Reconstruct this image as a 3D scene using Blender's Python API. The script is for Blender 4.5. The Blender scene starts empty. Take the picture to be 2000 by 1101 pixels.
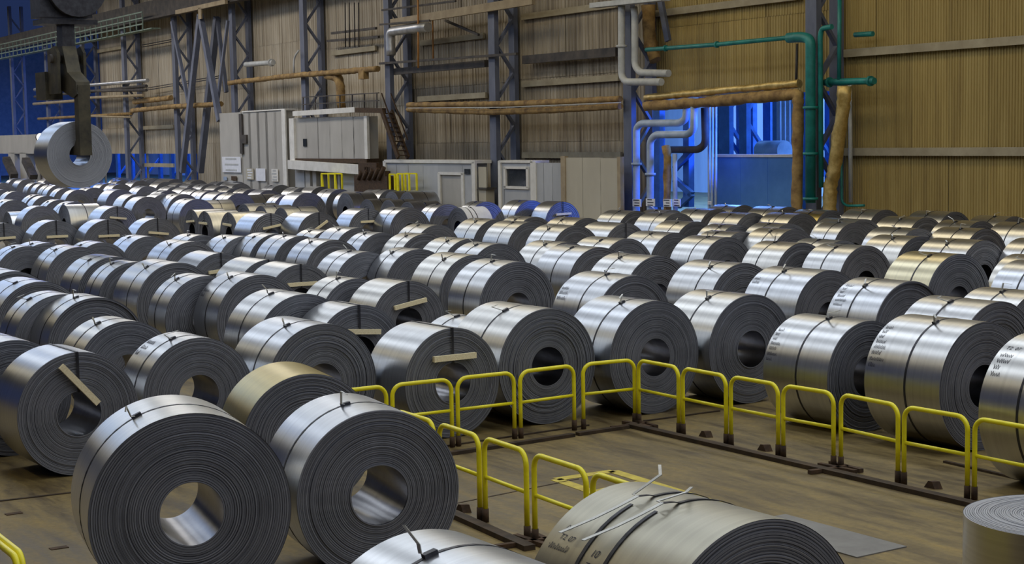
import bpy, bmesh, math, random
from mathutils import Vector, Matrix
# ------------------------------------------------------------------ camera, world, lights, exposure
scn = bpy.context.scene
COL = scn.collection
R_ = math.radians
# camera solved from the barriers, the wall girts and the columns (image 2000 x 1101)
FPX, CX0, CY0 = 3175.0, 1000.0, 550.5
PIT, ROL, YAW, CAMH = R_(5.12), R_(-1.02), R_(33.34), 4.5
_F = Vector((-math.cos(YAW), math.sin(YAW), 0)); _R = Vector((math.sin(YAW), math.cos(YAW), 0)); _Z = Vector((0, 0, 1))
FW = _F*math.cos(PIT) - _Z*math.sin(PIT)
_D = -(_F*math.sin(PIT) + _Z*math.cos(PIT))
EX = math.cos(ROL)*_R - math.sin(ROL)*_D
EY = math.sin(ROL)*_R + math.cos(ROL)*_D
CAMP = Vector((0, 0, CAMH))
cam_d = bpy.data.cameras.new('camera'); cam = bpy.data.objects.new('camera', cam_d); COL.objects.link(cam)
cam_d.sensor_width = 36.0; cam_d.lens = 36.0*FPX/2000.0; cam_d.clip_end = 800
M3 = Matrix((EX, -EY, -FW)).transposed()
cam.matrix_world = Matrix.Translation(CAMP) @ M3.to_4x4()
scn.camera = cam
vs = scn.view_settings
vs.view_transform = 'Standard'; vs.look = 'None'; vs.gamma = 1.0; vs.use_curve_mapping = False
vs.exposure = 0.1
world = bpy.data.worlds.new('world'); scn.world = world; world.use_nodes = True
bg = world.node_tree.nodes['Background']
bg.inputs[0].default_value = (0.11, 0.20, 0.62, 1); bg.inputs[1].default_value = 0.115

def area(name, loc, sx, sy, power, col, rot=(0, 0, 0)):
    l = bpy.data.lights.new(name, 'AREA'); l.shape = 'RECTANGLE'; l.size = sx; l.size_y = sy
    l.energy = power; l.color = col
    o = bpy.data.objects.new(name, l); COL.objects.link(o); o.location = loc; o.rotation_euler = rot
    return o
COOL = (0.52, 0.68, 1.0); NEUT = (0.86, 0.92, 1.0); WARM = (1.0, 0.86, 0.58)
# roof lighting of the hall: strips standing in for skylight and lamp rows, with added fill (all out of frame)
for y, wd, pw_l, pw_r, cl, cr in ((-3, 1.2, 1300, 1500, WARM, WARM), (7, 3.0, 4200, 3300, COOL, NEUT), (16.5, 3.0, 4400, 3600, COOL, NEUT),
                              (26, 3.0, 4400, 3600, COOL, NEUT), (35.5, 3.0, 8500, 3300, (1.0, 0.93, 0.84), WARM)):
    area('unseen_roof_light', (-135, y, 18.3), 110, wd, pw_l, cl)
    area('unseen_roof_light', (-35, y, 18.3), 80, wd, pw_r*0.8, cr)
    area('unseen_roof_light', (28, y, 18.3), 40, wd, pw_r*0.28, (0.85, 0.9, 1.0))  # added fill behind the camera, brightens the coil faces and barriers
# the neighbouring bay behind the wall is lit deep blue
BLUE = (0.13, 0.34, 1.0)
area('blue_bay_light', (-60, 66, 16), 60, 10, 42000, BLUE)
area('blue_bay_light', (-175, 64, 16), 60, 10, 26000, (0.04, 0.2, 1.0))
sp = bpy.data.lights.new('blue_face_spot', 'SPOT'); sp.energy = 9000; sp.color = (0.03, 0.14, 1.0); sp.spot_size = R_(70); sp.spot_blend = 0.8; sp.shadow_soft_size = 0.8  # added spot, throws the bay's blue light onto a few coil faces
so = bpy.data.objects.new('blue_face_spot', sp); COL.objects.link(so); so.location = (-47.5, 48.5, 6.5)
so.rotation_euler = (Vector((-60, 42, 0.8))-Vector((-47.5, 48.5, 6.5))).to_track_quat('-Z', 'Y').to_euler()

# ------------------------------------------------------------------ pixel -> place helpers
def ray(x, y): return FW + EX*((x-CX0)/FPX) + EY*((y-CY0)/FPX)
def onz(x, y, z=0.0):
    d = ray(x, y); return CAMP + d*((z-CAMH)/d.z)
WA = R_(2.25)
W0 = Vector((-40, 44, 0)); WD = Vector((-math.cos(WA), math.sin(WA), 0)); WN = Vector((math.sin(WA), math.cos(WA), 0))
def wl(s, off, z): return W0 + WD*s + WN*off + Vector((0, 0, z))         # along the wall, beyond the column front, height
def wp(x, y, off=0.0):                                                    # pixel on a plane parallel to the wall
    d = ray(x, y); t = ((W0 + WN*off - CAMP).dot(WN))/d.dot(WN); return CAMP + d*t
def wsz(x, y, off=0.0):
    p = wp(x, y, off); return (p-W0).dot(WD), p.z

# ------------------------------------------------------------------ materials
def nodes(name):
    m = bpy.data.materials.new(name); m.use_nodes = True
    nt = m.node_tree; b = nt.nodes['Principled BSDF']; return m, nt, b
def N(nt, t, **kw):
    n = nt.nodes.new(t)
    for k, v in kw.items(): setattr(n, k, v)
    return n
def ramp(nt, src, stops):
    r = N(nt, 'ShaderNodeValToRGB'); nt.links.new(src, r.inputs[0])
    e = r.color_ramp.elements
    while len(e) < len(stops): e.new(0.5)
    for i, (p, c) in enumerate(stops): e[i].position = p; e[i].color = (*c, 1)
    return r
def coords(nt, kind='Object', scale=(1, 1, 1)):
    t = N(nt, 'ShaderNodeTexCoord'); mp = N(nt, 'ShaderNodeMapping'); mp.inputs['Scale'].default_value = scale
    nt.links.new(t.outputs[kind], mp.inputs[0]); return mp.outputs[0]
def noise(nt, vec, scale, detail=4, rough=0.6):
    n = N(nt, 'ShaderNodeTexNoise'); n.inputs['Scale'].default_value = scale; n.inputs['Detail'].default_value = detail
    n.inputs['Roughness'].default_value = rough
    nt.links.new(vec, n.inputs['Vector']); return n.outputs['Fac']
def bump(nt, b, h, strength=0.3, dist=0.02):
    n = N(nt, 'ShaderNodeBump'); n.inputs['Strength'].default_value = strength; n.inputs['Distance'].default_value = dist
    nt.links.new(h, n.inputs['Height']); nt.links.new(n.outputs[0], b.inputs['Normal'])
def simple(name, c1, c2, rough=0.6, metal=0.0, scale=3.0, sc=(1, 1, 1), bmp=0.0, rnd=0.0, kind='Object'):
    m, nt, b = nodes(name)
    f = noise(nt, coords(nt, kind, sc), scale, 5)
    r = ramp(nt, f, ((0.3, c1), (0.7, c2)))
    out = r.outputs[0]
    if rnd:
        oi = N(nt, 'ShaderNodeObjectInfo'); hv = N(nt, 'ShaderNodeHueSaturation')
        mr = N(nt, 'ShaderNodeMapRange'); mr.inputs[3].default_value = 1-rnd; mr.inputs[4].default_value = 1+rnd
        nt.links.new(oi.outputs['Random'], mr.inputs[0]); nt.links.new(mr.outputs[0], hv.inputs['Value'])
        nt.links.new(out, hv.inputs['Color']); out = hv.outputs[0]
    nt.links.new(out, b.inputs['Base Color'])
    b.inputs['Roughness'].default_value = rough; b.inputs['Metallic'].default_value = metal
    if bmp: bump(nt, b, f, bmp)
    return m
def emit(name, col, st):
    m, nt, b = nodes(name); b.inputs['Base Color'].default_value = (*col, 1)
    b.inputs['Emission Color'].default_value = (*col, 1); b.inputs['Emission Strength'].default_value = st; return m

def steel_outer(name, ca, cb, r0, r1):
    m, nt, b = nodes(name)
    v = coords(nt, 'Object', (1, 1, 1))
    streak = noise(nt, coords(nt, 'Object', (14, 0.25, 0.25)), 2.2, 3)      # rolling streaks round the coil
    blotch = noise(nt, v, 0.7, 2)
    oi = N(nt, 'ShaderNodeObjectInfo')
    mx = N(nt, 'ShaderNodeMix', data_type='RGBA'); mx.inputs[6].default_value = (*ca, 1); mx.inputs[7].default_value = (*cb, 1)
    nt.links.new(oi.outputs['Random'], mx.inputs[0])
    mu = N(nt, 'ShaderNodeMix', data_type='RGBA', blend_type='MULTIPLY'); mu.inputs[0].default_value = 1
    rr = ramp(nt, streak, ((0.25, (0.82, 0.82, 0.83)), (0.75, (1, 1, 1))))
    nt.links.new(mx.outputs[2], mu.inputs[6]); nt.links.new(rr.outputs[0], mu.inputs[7])
    nt.links.new(mu.outputs[2], b.inputs['Base Color'])
    b.inputs['Metallic'].default_value = 1.0
    mr = N(nt, 'ShaderNodeMapRange'); mr.inputs[1].default_value = 0.3; mr.inputs[2].default_value = 0.7
    mr.inputs[3].default_value = r0; mr.inputs[4].default_value = r1
    nt.links.new(blotch, mr.inputs[0]); nt.links.new(mr.outputs[0], b.inputs['Roughness'])
    return m
def steel_face(name, c1, c2):
    m, nt, b = nodes(name)
    t = N(nt, 'ShaderNodeTexCoord'); vm = N(nt, 'ShaderNodeVectorMath', operation='MULTIPLY'); vm.inputs[1].default_value = (0, 1, 1)
    ln = N(nt, 'ShaderNodeVectorMath', operation='LENGTH'); nt.links.new(t.outputs['Object'], vm.inputs[0]); nt.links.new(vm.outputs[0], ln.inputs[0])
    n1 = N(nt, 'ShaderNodeTexNoise'); n1.noise_dimensions = '1D'; n1.inputs['Scale'].default_value = 55; n1.inputs['Detail'].default_value = 4
    nt.links.new(ln.outputs['Value'], n1.inputs['W'])
    f2 = noise(nt, t.outputs['Object'], 2.5, 3)
    mm = N(nt, 'ShaderNodeMath', operation='MULTIPLY_ADD'); mm.inputs[1].default_value = 0.35
    nt.links.new(f2, mm.inputs[0]); nt.links.new(n1.outputs['Fac'], mm.inputs[2])
    r = ramp(nt, mm.outputs[0], ((0.45, c1), (0.9, c2))); nt.links.new(r.outputs[0], b.inputs['Base Color'])
    b.inputs['Metallic'].default_value = 0.55; b.inputs['Roughness'].default_value = 0.5
    bump(nt, b, n1.outputs['Fac'], 0.5, 0.01)
    return m
MAT = {}
MAT['outer'] = steel_outer('rolled_steel', (0.60, 0.63, 0.68), (0.66, 0.65, 0.61), 0.27, 0.33)
MAT['gold'] = steel_outer('yellowish_steel', (0.50, 0.40, 0.14), (0.52, 0.42, 0.16), 0.27, 0.33)
MAT['tinged'] = steel_outer('yellow_tinged_steel', (0.62, 0.57, 0.40), (0.62, 0.57, 0.40), 0.27, 0.33)
MAT['matte'] = steel_outer('dull_steel', (0.44, 0.42, 0.34), (0.44, 0.42, 0.34), 0.38, 0.46)
MAT['white'] = simple('white_wrap', (0.66, 0.66, 0.64), (0.8, 0.8, 0.78), 0.5)
MAT['face'] = steel_face('coil_edges', (0.10, 0.105, 0.125), (0.33, 0.34, 0.375))
MAT['face_lit'] = steel_face('lit_coil_edges', (0.30, 0.31, 0.34), (0.48, 0.49, 0.52))  # lighter copy of the coil edges, light on the face put into the colour
MAT['bore'] = simple('shaded_bore_steel', (0.19, 0.19, 0.21), (0.30, 0.30, 0.32), 0.28, 1.0, 4)  # darkened, the shade inside the bores is put into the colour
MAT['strap'] = simple('dark_strap', (0.03, 0.03, 0.035), (0.07, 0.07, 0.08), 0.45, 0.7, 6)
MAT['tail'] = simple('bare_strap', (0.45, 0.45, 0.42), (0.6, 0.6, 0.56), 0.4, 0.6, 8)
MAT['wood'] = simple('pale_wood', (0.78, 0.65, 0.38), (0.95, 0.85, 0.58), 0.8, 0, 5, (1, 9, 9), 0.2)
MAT['ink'] = simple('marker_ink', (0.012, 0.014, 0.03), (0.03, 0.03, 0.05), 0.7)
MAT['yellow'] = simple('yellow_paint', (0.80, 0.68, 0.008), (0.95, 0.86, 0.02), 0.35, 0, 4, (1, 1, 1), 0.0)
MAT['yellow_worn'] = simple('worn_yellow_paint', (0.38, 0.28, 0.05), (0.68, 0.56, 0.07), 0.7, 0, 5)
MAT['rust'] = simple('rust', (0.035, 0.022, 0.014), (0.10, 0.055, 0.025), 0.85, 0.2, 9, (1, 1, 1), 0.3)
MAT['rail'] = simple('floor_rail_steel', (0.03, 0.022, 0.015), (0.085, 0.055, 0.03), 0.7, 0.4, 4, (1, 1, 1), 0.3)
MAT['column'] = simple('grey_blue_paint', (0.075, 0.088, 0.13), (0.15, 0.165, 0.22), 0.65, 0, 1.2, (1, 1, 0.4), 0.1, 0.12)
MAT['darksteel'] = simple('sooty_steel', (0.035, 0.033, 0.035), (0.10, 0.085, 0.07), 0.75, 0.2, 1.5, (1, 1, 1), 0.2)
MAT['tan'] = simple('tan_beam', (0.26, 0.20, 0.12), (0.40, 0.32, 0.2), 0.75, 0, 1.5, (1, 1, 1), 0.1)
MAT['girt'] = simple('girt_paint', (0.26, 0.22, 0.14), (0.40, 0.35, 0.24), 0.75, 0, 1.2, (1, 1, 1), 0.1)
MAT['insul'] = simple('rusty_insulation', (0.13, 0.07, 0.025), (0.42, 0.27, 0.09), 0.8, 0, 2.2, (1, 1, 1), 1.0)
MAT['foil'] = simple('gold_foil_lagging', (0.36, 0.24, 0.06), (0.75, 0.56, 0.22), 0.42, 0.6, 3, (1, 1, 1), 1.0)
MAT['teal'] = simple('teal_paint', (0.005, 0.12, 0.11), (0.015, 0.24, 0.21), 0.45, 0, 2)
MAT['greypipe'] = simple('grey_pipe_paint', (0.38, 0.39, 0.38), (0.55, 0.56, 0.54), 0.5, 0, 2)
MAT['bluelit'] = simple('blue_lit_steel', (0.03, 0.10, 0.30), (0.06, 0.18, 0.46), 0.5, 0, 2)  # blue light of the bay put into the steel's colour
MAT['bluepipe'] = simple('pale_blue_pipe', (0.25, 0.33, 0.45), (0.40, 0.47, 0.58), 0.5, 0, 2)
MAT['duct'] = simple('silver_duct', (0.38, 0.38, 0.38), (0.6, 0.6, 0.6), 0.4, 0.7, 2)
MAT['orange'] = simple('orange_pipe', (0.35, 0.14, 0.03), (0.45, 0.22, 0.05), 0.6)
MAT['beige'] = simple('beige_sheet', (0.36, 0.34, 0.30), (0.47, 0.45, 0.40), 0.6, 0, 0.6, (1, 1, 0.4), 0.05, 0.06)
MAT['beige2'] = simple('warm_beige_sheet', (0.40, 0.36, 0.27), (0.50, 0.46, 0.35), 0.65, 0, 0.6, (1, 1, 0.4), 0.05, 0.05)
MAT['cabin'] = simple('grey_cabin_sheet', (0.36, 0.37, 0.38), (0.45, 0.46, 0.46), 0.6, 0, 0.8, (1, 1, 0.5), 0.05, 0.08)
MAT['trim'] = simple('off_white_trim', (0.62, 0.60, 0.54), (0.78, 0.76, 0.70), 0.6, 0, 2)
MAT['glass'] = simple('dark_glass', (0.02, 0.025, 0.03), (0.035, 0.04, 0.045), 0.12)
MAT['paper'] = simple('white_board', (0.66, 0.67, 0.70), (0.78, 0.79, 0.82), 0.7)
MAT['partition'] = simple('blue_lit_partition', (0.06, 0.19, 0.46), (0.09, 0.25, 0.56), 0.6, 0, 1)  # grey sheet, the blue light on it is put into its colour
MAT['sheet'] = simple('pale_streak', (0.20, 0.20, 0.20), (0.28, 0.28, 0.28), 0.4, 0.5)
MAT['hook'] = simple('hook_steel', (0.03, 0.027, 0.02), (0.10, 0.085, 0.05), 0.6, 0.3, 2.5, (1, 1, 1), 0.3)
MAT['grating'] = simple('green_grating', (0.10, 0.16, 0.13), (0.24, 0.30, 0.24), 0.7, 0, 3)
MAT['lamp'] = emit('lamp_glow', (1.0, 0.93, 0.85), 60)
def wall_mat(name, c1, c2, c3):
    m, nt, b = nodes(name)
    g = N(nt, 'ShaderNodeTexCoord'); oi = N(nt, 'ShaderNodeObjectInfo')
    mp = N(nt, 'ShaderNodeMapping'); mp.inputs['Scale'].default_value = (1.6, 1.6, 0.10)
    ad = N(nt, 'ShaderNodeVectorMath', operation='ADD'); nt.links.new(g.outputs['Object'], ad.inputs[0]); nt.links.new(oi.outputs['Location'], ad.inputs[1])
    nt.links.new(ad.outputs[0], mp.inputs[0])
    f = noise(nt, mp.outputs[0], 1.6, 6, 0.65)
    r = ramp(nt, f, ((0.28, c1), (0.5, c2), (0.72, c3)))
    hv = N(nt, 'ShaderNodeHueSaturation'); mr = N(nt, 'ShaderNodeMapRange'); mr.inputs[3].default_value = 0.86; mr.inputs[4].default_value = 1.1
    nt.links.new(oi.outputs['Random'], mr.inputs[0]); nt.links.new(mr.outputs[0], hv.inputs['Value']); nt.links.new(r.outputs[0], hv.inputs['Color'])
    nt.links.new(hv.outputs[0], b.inputs['Base Color']); b.inputs['Roughness'].default_value = 0.65
    return m
MAT['wall'] = wall_mat('ribbed_wall_sheet', (0.22, 0.17, 0.10), (0.42, 0.36, 0.26), (0.54, 0.48, 0.37))
MAT['wall_d'] = wall_mat('sooty_ribbed_sheet', (0.12, 0.09, 0.055), (0.30, 0.25, 0.17), (0.44, 0.38, 0.28))
MAT['wall_y'] = wall_mat('yellow_lit_ribbed_sheet', (0.25, 0.175, 0.055), (0.36, 0.265, 0.085), (0.43, 0.33, 0.12))  # yellow lamp light on the right bays put into the sheet colour
def floor_mat():
    m, nt, b = nodes('worn_brown_floor')
    v = coords(nt, 'Object', (1, 1, 1))
    f1 = noise(nt, v, 0.22, 6, 0.6); f2 = noise(nt, coords(nt, 'Object', (0.5, 2.2, 1)), 1.4, 6, 0.7); f3 = noise(nt, v, 11, 4, 0.7)
    a = ramp(nt, f1, ((0.3, (0.155, 0.11, 0.037)), (0.7, (0.27, 0.195, 0.066))))
    c = ramp(nt, f2, ((0.34, (0.36, 0.33, 0.32)), (0.55, (0.95, 0.95, 0.95)), (0.75, (1.35, 1.3, 1.15))))
    d = ramp(nt, f3, ((0.3, (0.75, 0.74, 0.73)), (0.6, (1, 1, 1))))
    m1 = N(nt, 'ShaderNodeMix', data_type='RGBA', blend_type='MULTIPLY'); m1.inputs[0].default_value = 1
    m2 = N(nt, 'ShaderNodeMix', data_type='RGBA', blend_type='MULTIPLY'); m2.inputs[0].default_value = 1
    nt.links.new(a.outputs[0], m1.inputs[6]); nt.links.new(c.outputs[0], m1.inputs[7])
    nt.links.new(m1.outputs[2], m2.inputs[6]); nt.links.new(d.outputs[0], m2.inputs[7])
    nt.links.new(m2.outputs[2], b.inputs['Base Color'])
    rr = ramp(nt, f2, ((0.3, (0.42,)*3), (0.7, (0.75,)*3))); nt.links.new(rr.outputs[0], b.inputs['Roughness'])
    bump(nt, b, f3, 0.25, 0.015)
    return m
MAT['floor'] = floor_mat()
MAT['ceiling'] = simple('dark_roof_sheet', (0.05, 0.05, 0.055), (0.09, 0.09, 0.10), 0.8)
MAT['bay_wall'] = simple('pale_bay_wall', (0.5, 0.5, 0.52), (0.7, 0.7, 0.72), 0.7, 0, 0.5, (1, 1, 0.2))

# ------------------------------------------------------------------ mesh building
class MB:
    def __init__(s): s.v = []; s.f = []; s.mi = []; s.sm = []
    def face(s, idx, mi=0, sm=False): s.f.append(idx); s.mi.append(mi); s.sm.append(sm)
    def box(s, c, size, ax=None, mi=0):
        c = Vector(c); a = ax or (Vector((1, 0, 0)), Vector((0, 1, 0)), Vector((0, 0, 1)))
        h = [a[i]*(size[i]/2) for i in range(3)]; b = len(s.v)
        for dz in (-1, 1):
            for dy in (-1, 1):
                for dx in (-1, 1): s.v.append(c + h[0]*dx + h[1]*dy + h[2]*dz)
        for q in ((0, 2, 3, 1), (4, 5, 7, 6), (0, 1, 5, 4), (2, 6, 7, 3), (0, 4, 6, 2), (1, 3, 7, 5)): s.face([b+i for i in q], mi)
        return s
    def bar(s, p, q, w, t, up=None, mi=0):                               # rectangular bar from p to q
        p, q = Vector(p), Vector(q); d = (q-p); L = d.length; d.normalize()
        u = Vector(up) if up else (Vector((0, 0, 1)) if abs(d.z) < 0.9 else Vector((1, 0, 0)))
        x = d.cross(u).normalized(); y = x.cross(d).normalized()
        return s.box((p+q)/2, (L, w, t), (d, x, y), mi)
    def tube(s, pts, r, seg=10, mi=0, wob=0.0, rng=None, cap=True):
        pts = [Vector(p) for p in pts]; n = len(pts); tang = []
        for i in range(n):
            a = pts[max(0, i-1)]; b = pts[min(n-1, i+1)]; tang.append((b-a).normalized())
        ref = Vector((0, 0, 1)) if abs(tang[0].z) < 0.9 else Vector((1, 0, 0))
        x = tang[0].cross(ref).normalized(); b0 = len(s.v)
        for i in range(n):
            t = tang[i]; x = (x - t*x.dot(t)).normalized(); y = t.cross(x)
            for k in range(seg):
                a = 2*math.pi*k/seg; rr = r*(1 + (rng.uniform(-wob, wob) if wob else 0))
                s.v.append(pts[i] + x*(math.cos(a)*rr) + y*(math.sin(a)*rr))
        for i in range(n-1):
            for k in range(seg):
                k2 = (k+1) % seg; s.face([b0+i*seg+k, b0+i*seg+k2, b0+(i+1)*seg+k2, b0+(i+1)*seg+k], mi, True)
        if cap:
            s.face([b0+k for k in range(seg)][::-1], mi); s.face([b0+(n-1)*seg+k for k in range(seg)], mi)
        return s
    def ribbon(s, pts, side, w, t, mi=0):                                 # flat strap through pts, 'side' = width direction(s)
        pts = [Vector(p) for p in pts]; n = len(pts); b0 = len(s.v)
        for i, p in enumerate(pts):
            sd = Vector(side[i] if isinstance(side, list) else side).normalized()
            tg = (pts[min(n-1, i+1)]-pts[max(0, i-1)]).normalized(); nm = tg.cross(sd).normalized()
            for a, b in ((-1, -1), (1, -1), (1, 1), (-1, 1)): s.v.append(p + sd*(a*w/2) + nm*(b*t/2))
        for i in range(n-1):
            for k in range(4):
                k2 = (k+1) % 4; s.face([b0+i*4+k, b0+i*4+k2, b0+(i+1)*4+k2, b0+(i+1)*4+k], mi)
        s.face([b0, b0+1, b0+2, b0+3][::-1], mi); s.face([b0+(n-1)*4+k for k in range(4)], mi)
        return s
    def prism(s, poly, axis, mi=0):                                       # closed outline swept along the vector 'axis'
        b0 = len(s.v); n = len(poly); axis = Vector(axis)
        for p in poly: s.v.append(Vector(p))
        for p in poly: s.v.append(Vector(p)+axis)
        s.face([b0+i for i in range(n)][::-1], mi); s.face([b0+n+i for i in range(n)], mi)
        for i in range(n): s.face([b0+i, b0+(i+1) % n, b0+n+(i+1) % n, b0+n+i], mi)
        return s
    def mesh(s, name, mats, origin=None):
        o = Vector(origin) if origin is not None else Vector((0, 0, 0))
        me = bpy.data.meshes.new(name); me.from_pydata([tuple(v-o) for v in s.v], [], s.f)
        for m in (mats if isinstance(mats, (list, tuple)) else [mats]): me.materials.append(MAT[m] if isinstance(m, str) else m)
        me.polygons.foreach_set('material_index', s.mi); me.polygons.foreach_set('use_smooth', s.sm)
        bm = bmesh.new(); bm.from_mesh(me); bmesh.ops.recalc_face_normals(bm, faces=bm.faces); bm.to_mesh(me); bm.free()
        me.update(); return me
    def build(s, name, mats, parent=None, origin=None):
        if origin is None: origin = parent['_o'] if (parent is not None and '_o' in parent) else (0, 0, 0)
        return obj(name, s.mesh(name, mats, origin), parent, None if parent is not None else origin)
def obj(name, me, parent=None, loc=None):
    o = bpy.data.objects.new(name, me); COL.objects.link(o)
    if parent is not None: o.parent = parent
    if loc is not None: o.location = loc
    return o
def tag(o, label=None, cat=None, group=None, kind=None):
    if label: o['label'] = label
    if cat: o['category'] = cat
    if group: o['group'] = group
    if kind: o['kind'] = kind
    return o
ROOTS = []
def thing(name, label, cat, loc=(0, 0, 0), rotz=0.0, group=None, world_parts=False):
    o = bpy.data.objects.new(name, None); COL.objects.link(o); o.location = loc; o.rotation_euler = (0, 0, rotz)
    o.empty_display_size = 0.2
    if world_parts: o['_o'] = tuple(loc); ROOTS.append(o)                 # parts are given in world coordinates
    return tag(o, label, cat, group)
def arc(c, a, b, r, n=6):                                                 # quarter turn in the plane of unit vectors a, b
    return [c + a*(r*math.cos(t)) + b*(r*math.sin(t)) for t in [math.pi/2*k/n for k in range(n+1)]]
def smooth_path(pts, r=0.3, n=4):                                         # round the corners of a polyline
    pts = [Vector(p) for p in pts]; out = [pts[0]]
    for i in range(1, len(pts)-1):
        a, b, c = pts[i-1], pts[i], pts[i+1]; u = (a-b); v = (c-b)
        k = min(r, u.length*0.45, v.length*0.45); p0 = b+u.normalized()*k; p1 = b+v.normalized()*k
        for j in range(n+1):
            t = j/n; out.append(p0*((1-t)**2) + b*(2*t*(1-t)) + p1*(t*t))
    out.append(pts[-1]); return out

# ------------------------------------------------------------------ the setting
m = MB(); m.box((-110, 30, -0.1), (300, 140, 0.2)); tag(m.build('floor', 'floor', None, (-110, 30, -0.1)), kind='structure')
m = MB(); m.box((-110, 12, 19.2), (300, 72, 0.3)); tag(m.build('ceiling', 'ceiling', None, (-110, 12, 19.2)), kind='structure')
m = MB(); m.box(wl(70, 34, 9.5), (260, 0.3, 19), (WD, WN, _Z)); tag(m.build('wall_bay_back', 'bay_wall', None, wl(70, 34, 0)), kind='structure')
m = MB(); m.box((-245, 30, 9.5), (0.3, 140, 19)); tag(m.build('wall_left', 'bluepipe', None, (-245, 30, 0)), kind='structure')

# columns: (pixel x at mid height) -> s along the wall
COLS = [(wsz(x, y)[0]) for x, y in ((1584, 100), (1226, 250), (963, 250), (757, 150), (592, 150), (452, 100), (342, 200), (243, 200))]
COLS = [COLS[0]-12.0] + COLS + [COLS[-1]+11.6, COLS[-1]+23.2, COLS[-1]+36, COLS[-1]+48]
HW = 18.4
# ribbed wall sheets between the columns, one object per sheet
wallr = MB(); 
for s in COLS[:10]: wallr.box(wl(s, 1.78, HW/2), (0.25, 0.12, HW), (WD, WN, _Z))
for k, (z0, z1) in enumerate(((0, HW), (6.05, HW), (0, HW), (0, HW), (0, HW), (0, HW), (0.6, HW), (3.6, HW), (3.6, HW))):
    wallr.box(wl((COLS[k]+COLS[k+1])/2 - (6 if k == 0 else 0), 1.70, (z0+z1)/2), (COLS[k+1]-COLS[k]+(12 if k == 0 else 0), 0.04, z1-z0), (WD, WN, _Z))
wall = tag(wallr.build('wall_back', 'girt', None, wl(40, 1.78, 0)), kind='structure'); wall.location = wl(40, 1.78, 0)
WO = wl(40, 1.78, 0)
_pm = {}
def panel_mesh(w, h, ribs, mat):
    key = (round(w, 2), round(h, 2), ribs, mat)
    if key in _pm: return _pm[key]
    b = MB(); n = ribs; xs = []
    for k in range(n):
        x0 = -w/2 + w*k/n; d = w/n
        xs += [(x0, 0), (x0+d*0.42, 0), (x0+d*0.54, -0.035), (x0+d*0.88, -0.035)]
    xs.append((w/2, 0)); nv = len(xs)
    for z in (0, h):
        for x, y in xs: b.v.append(Vector((x, y, z)))
    for i in range(nv-1): b.face([i, i+1, nv+i+1, nv+i])
    _pm[key] = b.mesh('panel', mat); return _pm[key]
rng = random.Random(7)
wrot = math.atan2(-WD.y, -WD.x)                                           # panel local +x runs to the right along the wall
def panels(s0, s1, levels, per, ribs, mat):                               # s0 < s1
    w = (s1-s0)/per
    for zi in range(len(levels)-1):
        z0, z1 = levels[zi], levels[zi+1]
        for k in range(per):
            me = panel_mesh(w-0.012, z1-z0-0.015, ribs, mat)
            o = obj('panel', me, wall)
            o.location = wl(s0+w*(k+0.5), 1.6+rng.uniform(-0.012, 0.012)+0.02*(zi % 2), z0) - WO
            o.rotation_euler = (rng.uniform(-0.0015, 0.0015), 0, wrot)
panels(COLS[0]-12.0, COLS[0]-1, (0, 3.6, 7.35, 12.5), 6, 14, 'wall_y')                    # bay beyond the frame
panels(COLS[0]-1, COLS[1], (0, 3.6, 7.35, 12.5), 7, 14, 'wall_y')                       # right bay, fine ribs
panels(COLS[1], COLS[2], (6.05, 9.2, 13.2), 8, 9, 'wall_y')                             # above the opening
panels(COLS[2], COLS[3], (0, 4.2, 7.4, 10.6, 15), 8, 5, 'wall_d')
panels(COLS[3], COLS[4], (0, 4.2, 7.3, 10.4, 16), 8, 5, 'wall_d')
panels(COLS[4], COLS[5], (0, 4.3, 6.4, 10.2, 17), 7, 5, 'wall')
panels(COLS[5], COLS[6], (0, 4.3, 6.6, 11.0, 18), 7, 5, 'wall')
panels(COLS[6], COLS[7], (0.6, 4.4, 8.2, 18), 6, 5, 'wall')
panels(COLS[7], COLS[8], (3.6, 5.8, 8.2, 18), 6, 5, 'wall')
panels(COLS[8], COLS[9], (3.6, 5.8, 9.0, 18), 6, 5, 'wall')
def girt(x0, y0, x1, y1, off=1.42, h=0.3, t=0.14, mat='girt'):
    a = wsz(x0, y0, off); b = wsz(x1, y1, off); z = (a[1]+b[1])/2
    mb = MB(); mb.bar(wl(a[0], off, z), wl(b[0], off, z), t, h)
    o = mb.build('girt', mat, wall, WO); return o
for g in ((1650, 107, 2040, 72), (2044, 72, 2420, 36), (1650, 297, 2040, 295), (2044, 295, 2420, 293), (1020, 30, 1205, 12), (1020, 163, 1209, 153), (1021, 301, 1214, 305),
          (817, 193, 950, 186), (820, 84, 945, 70), (649, 102, 734, 96), (281, 250, 340, 247), (283, 322, 340, 323),
          (187, 100, 239, 93), (1270, 25, 1565, -5)): girt(*g)

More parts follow.
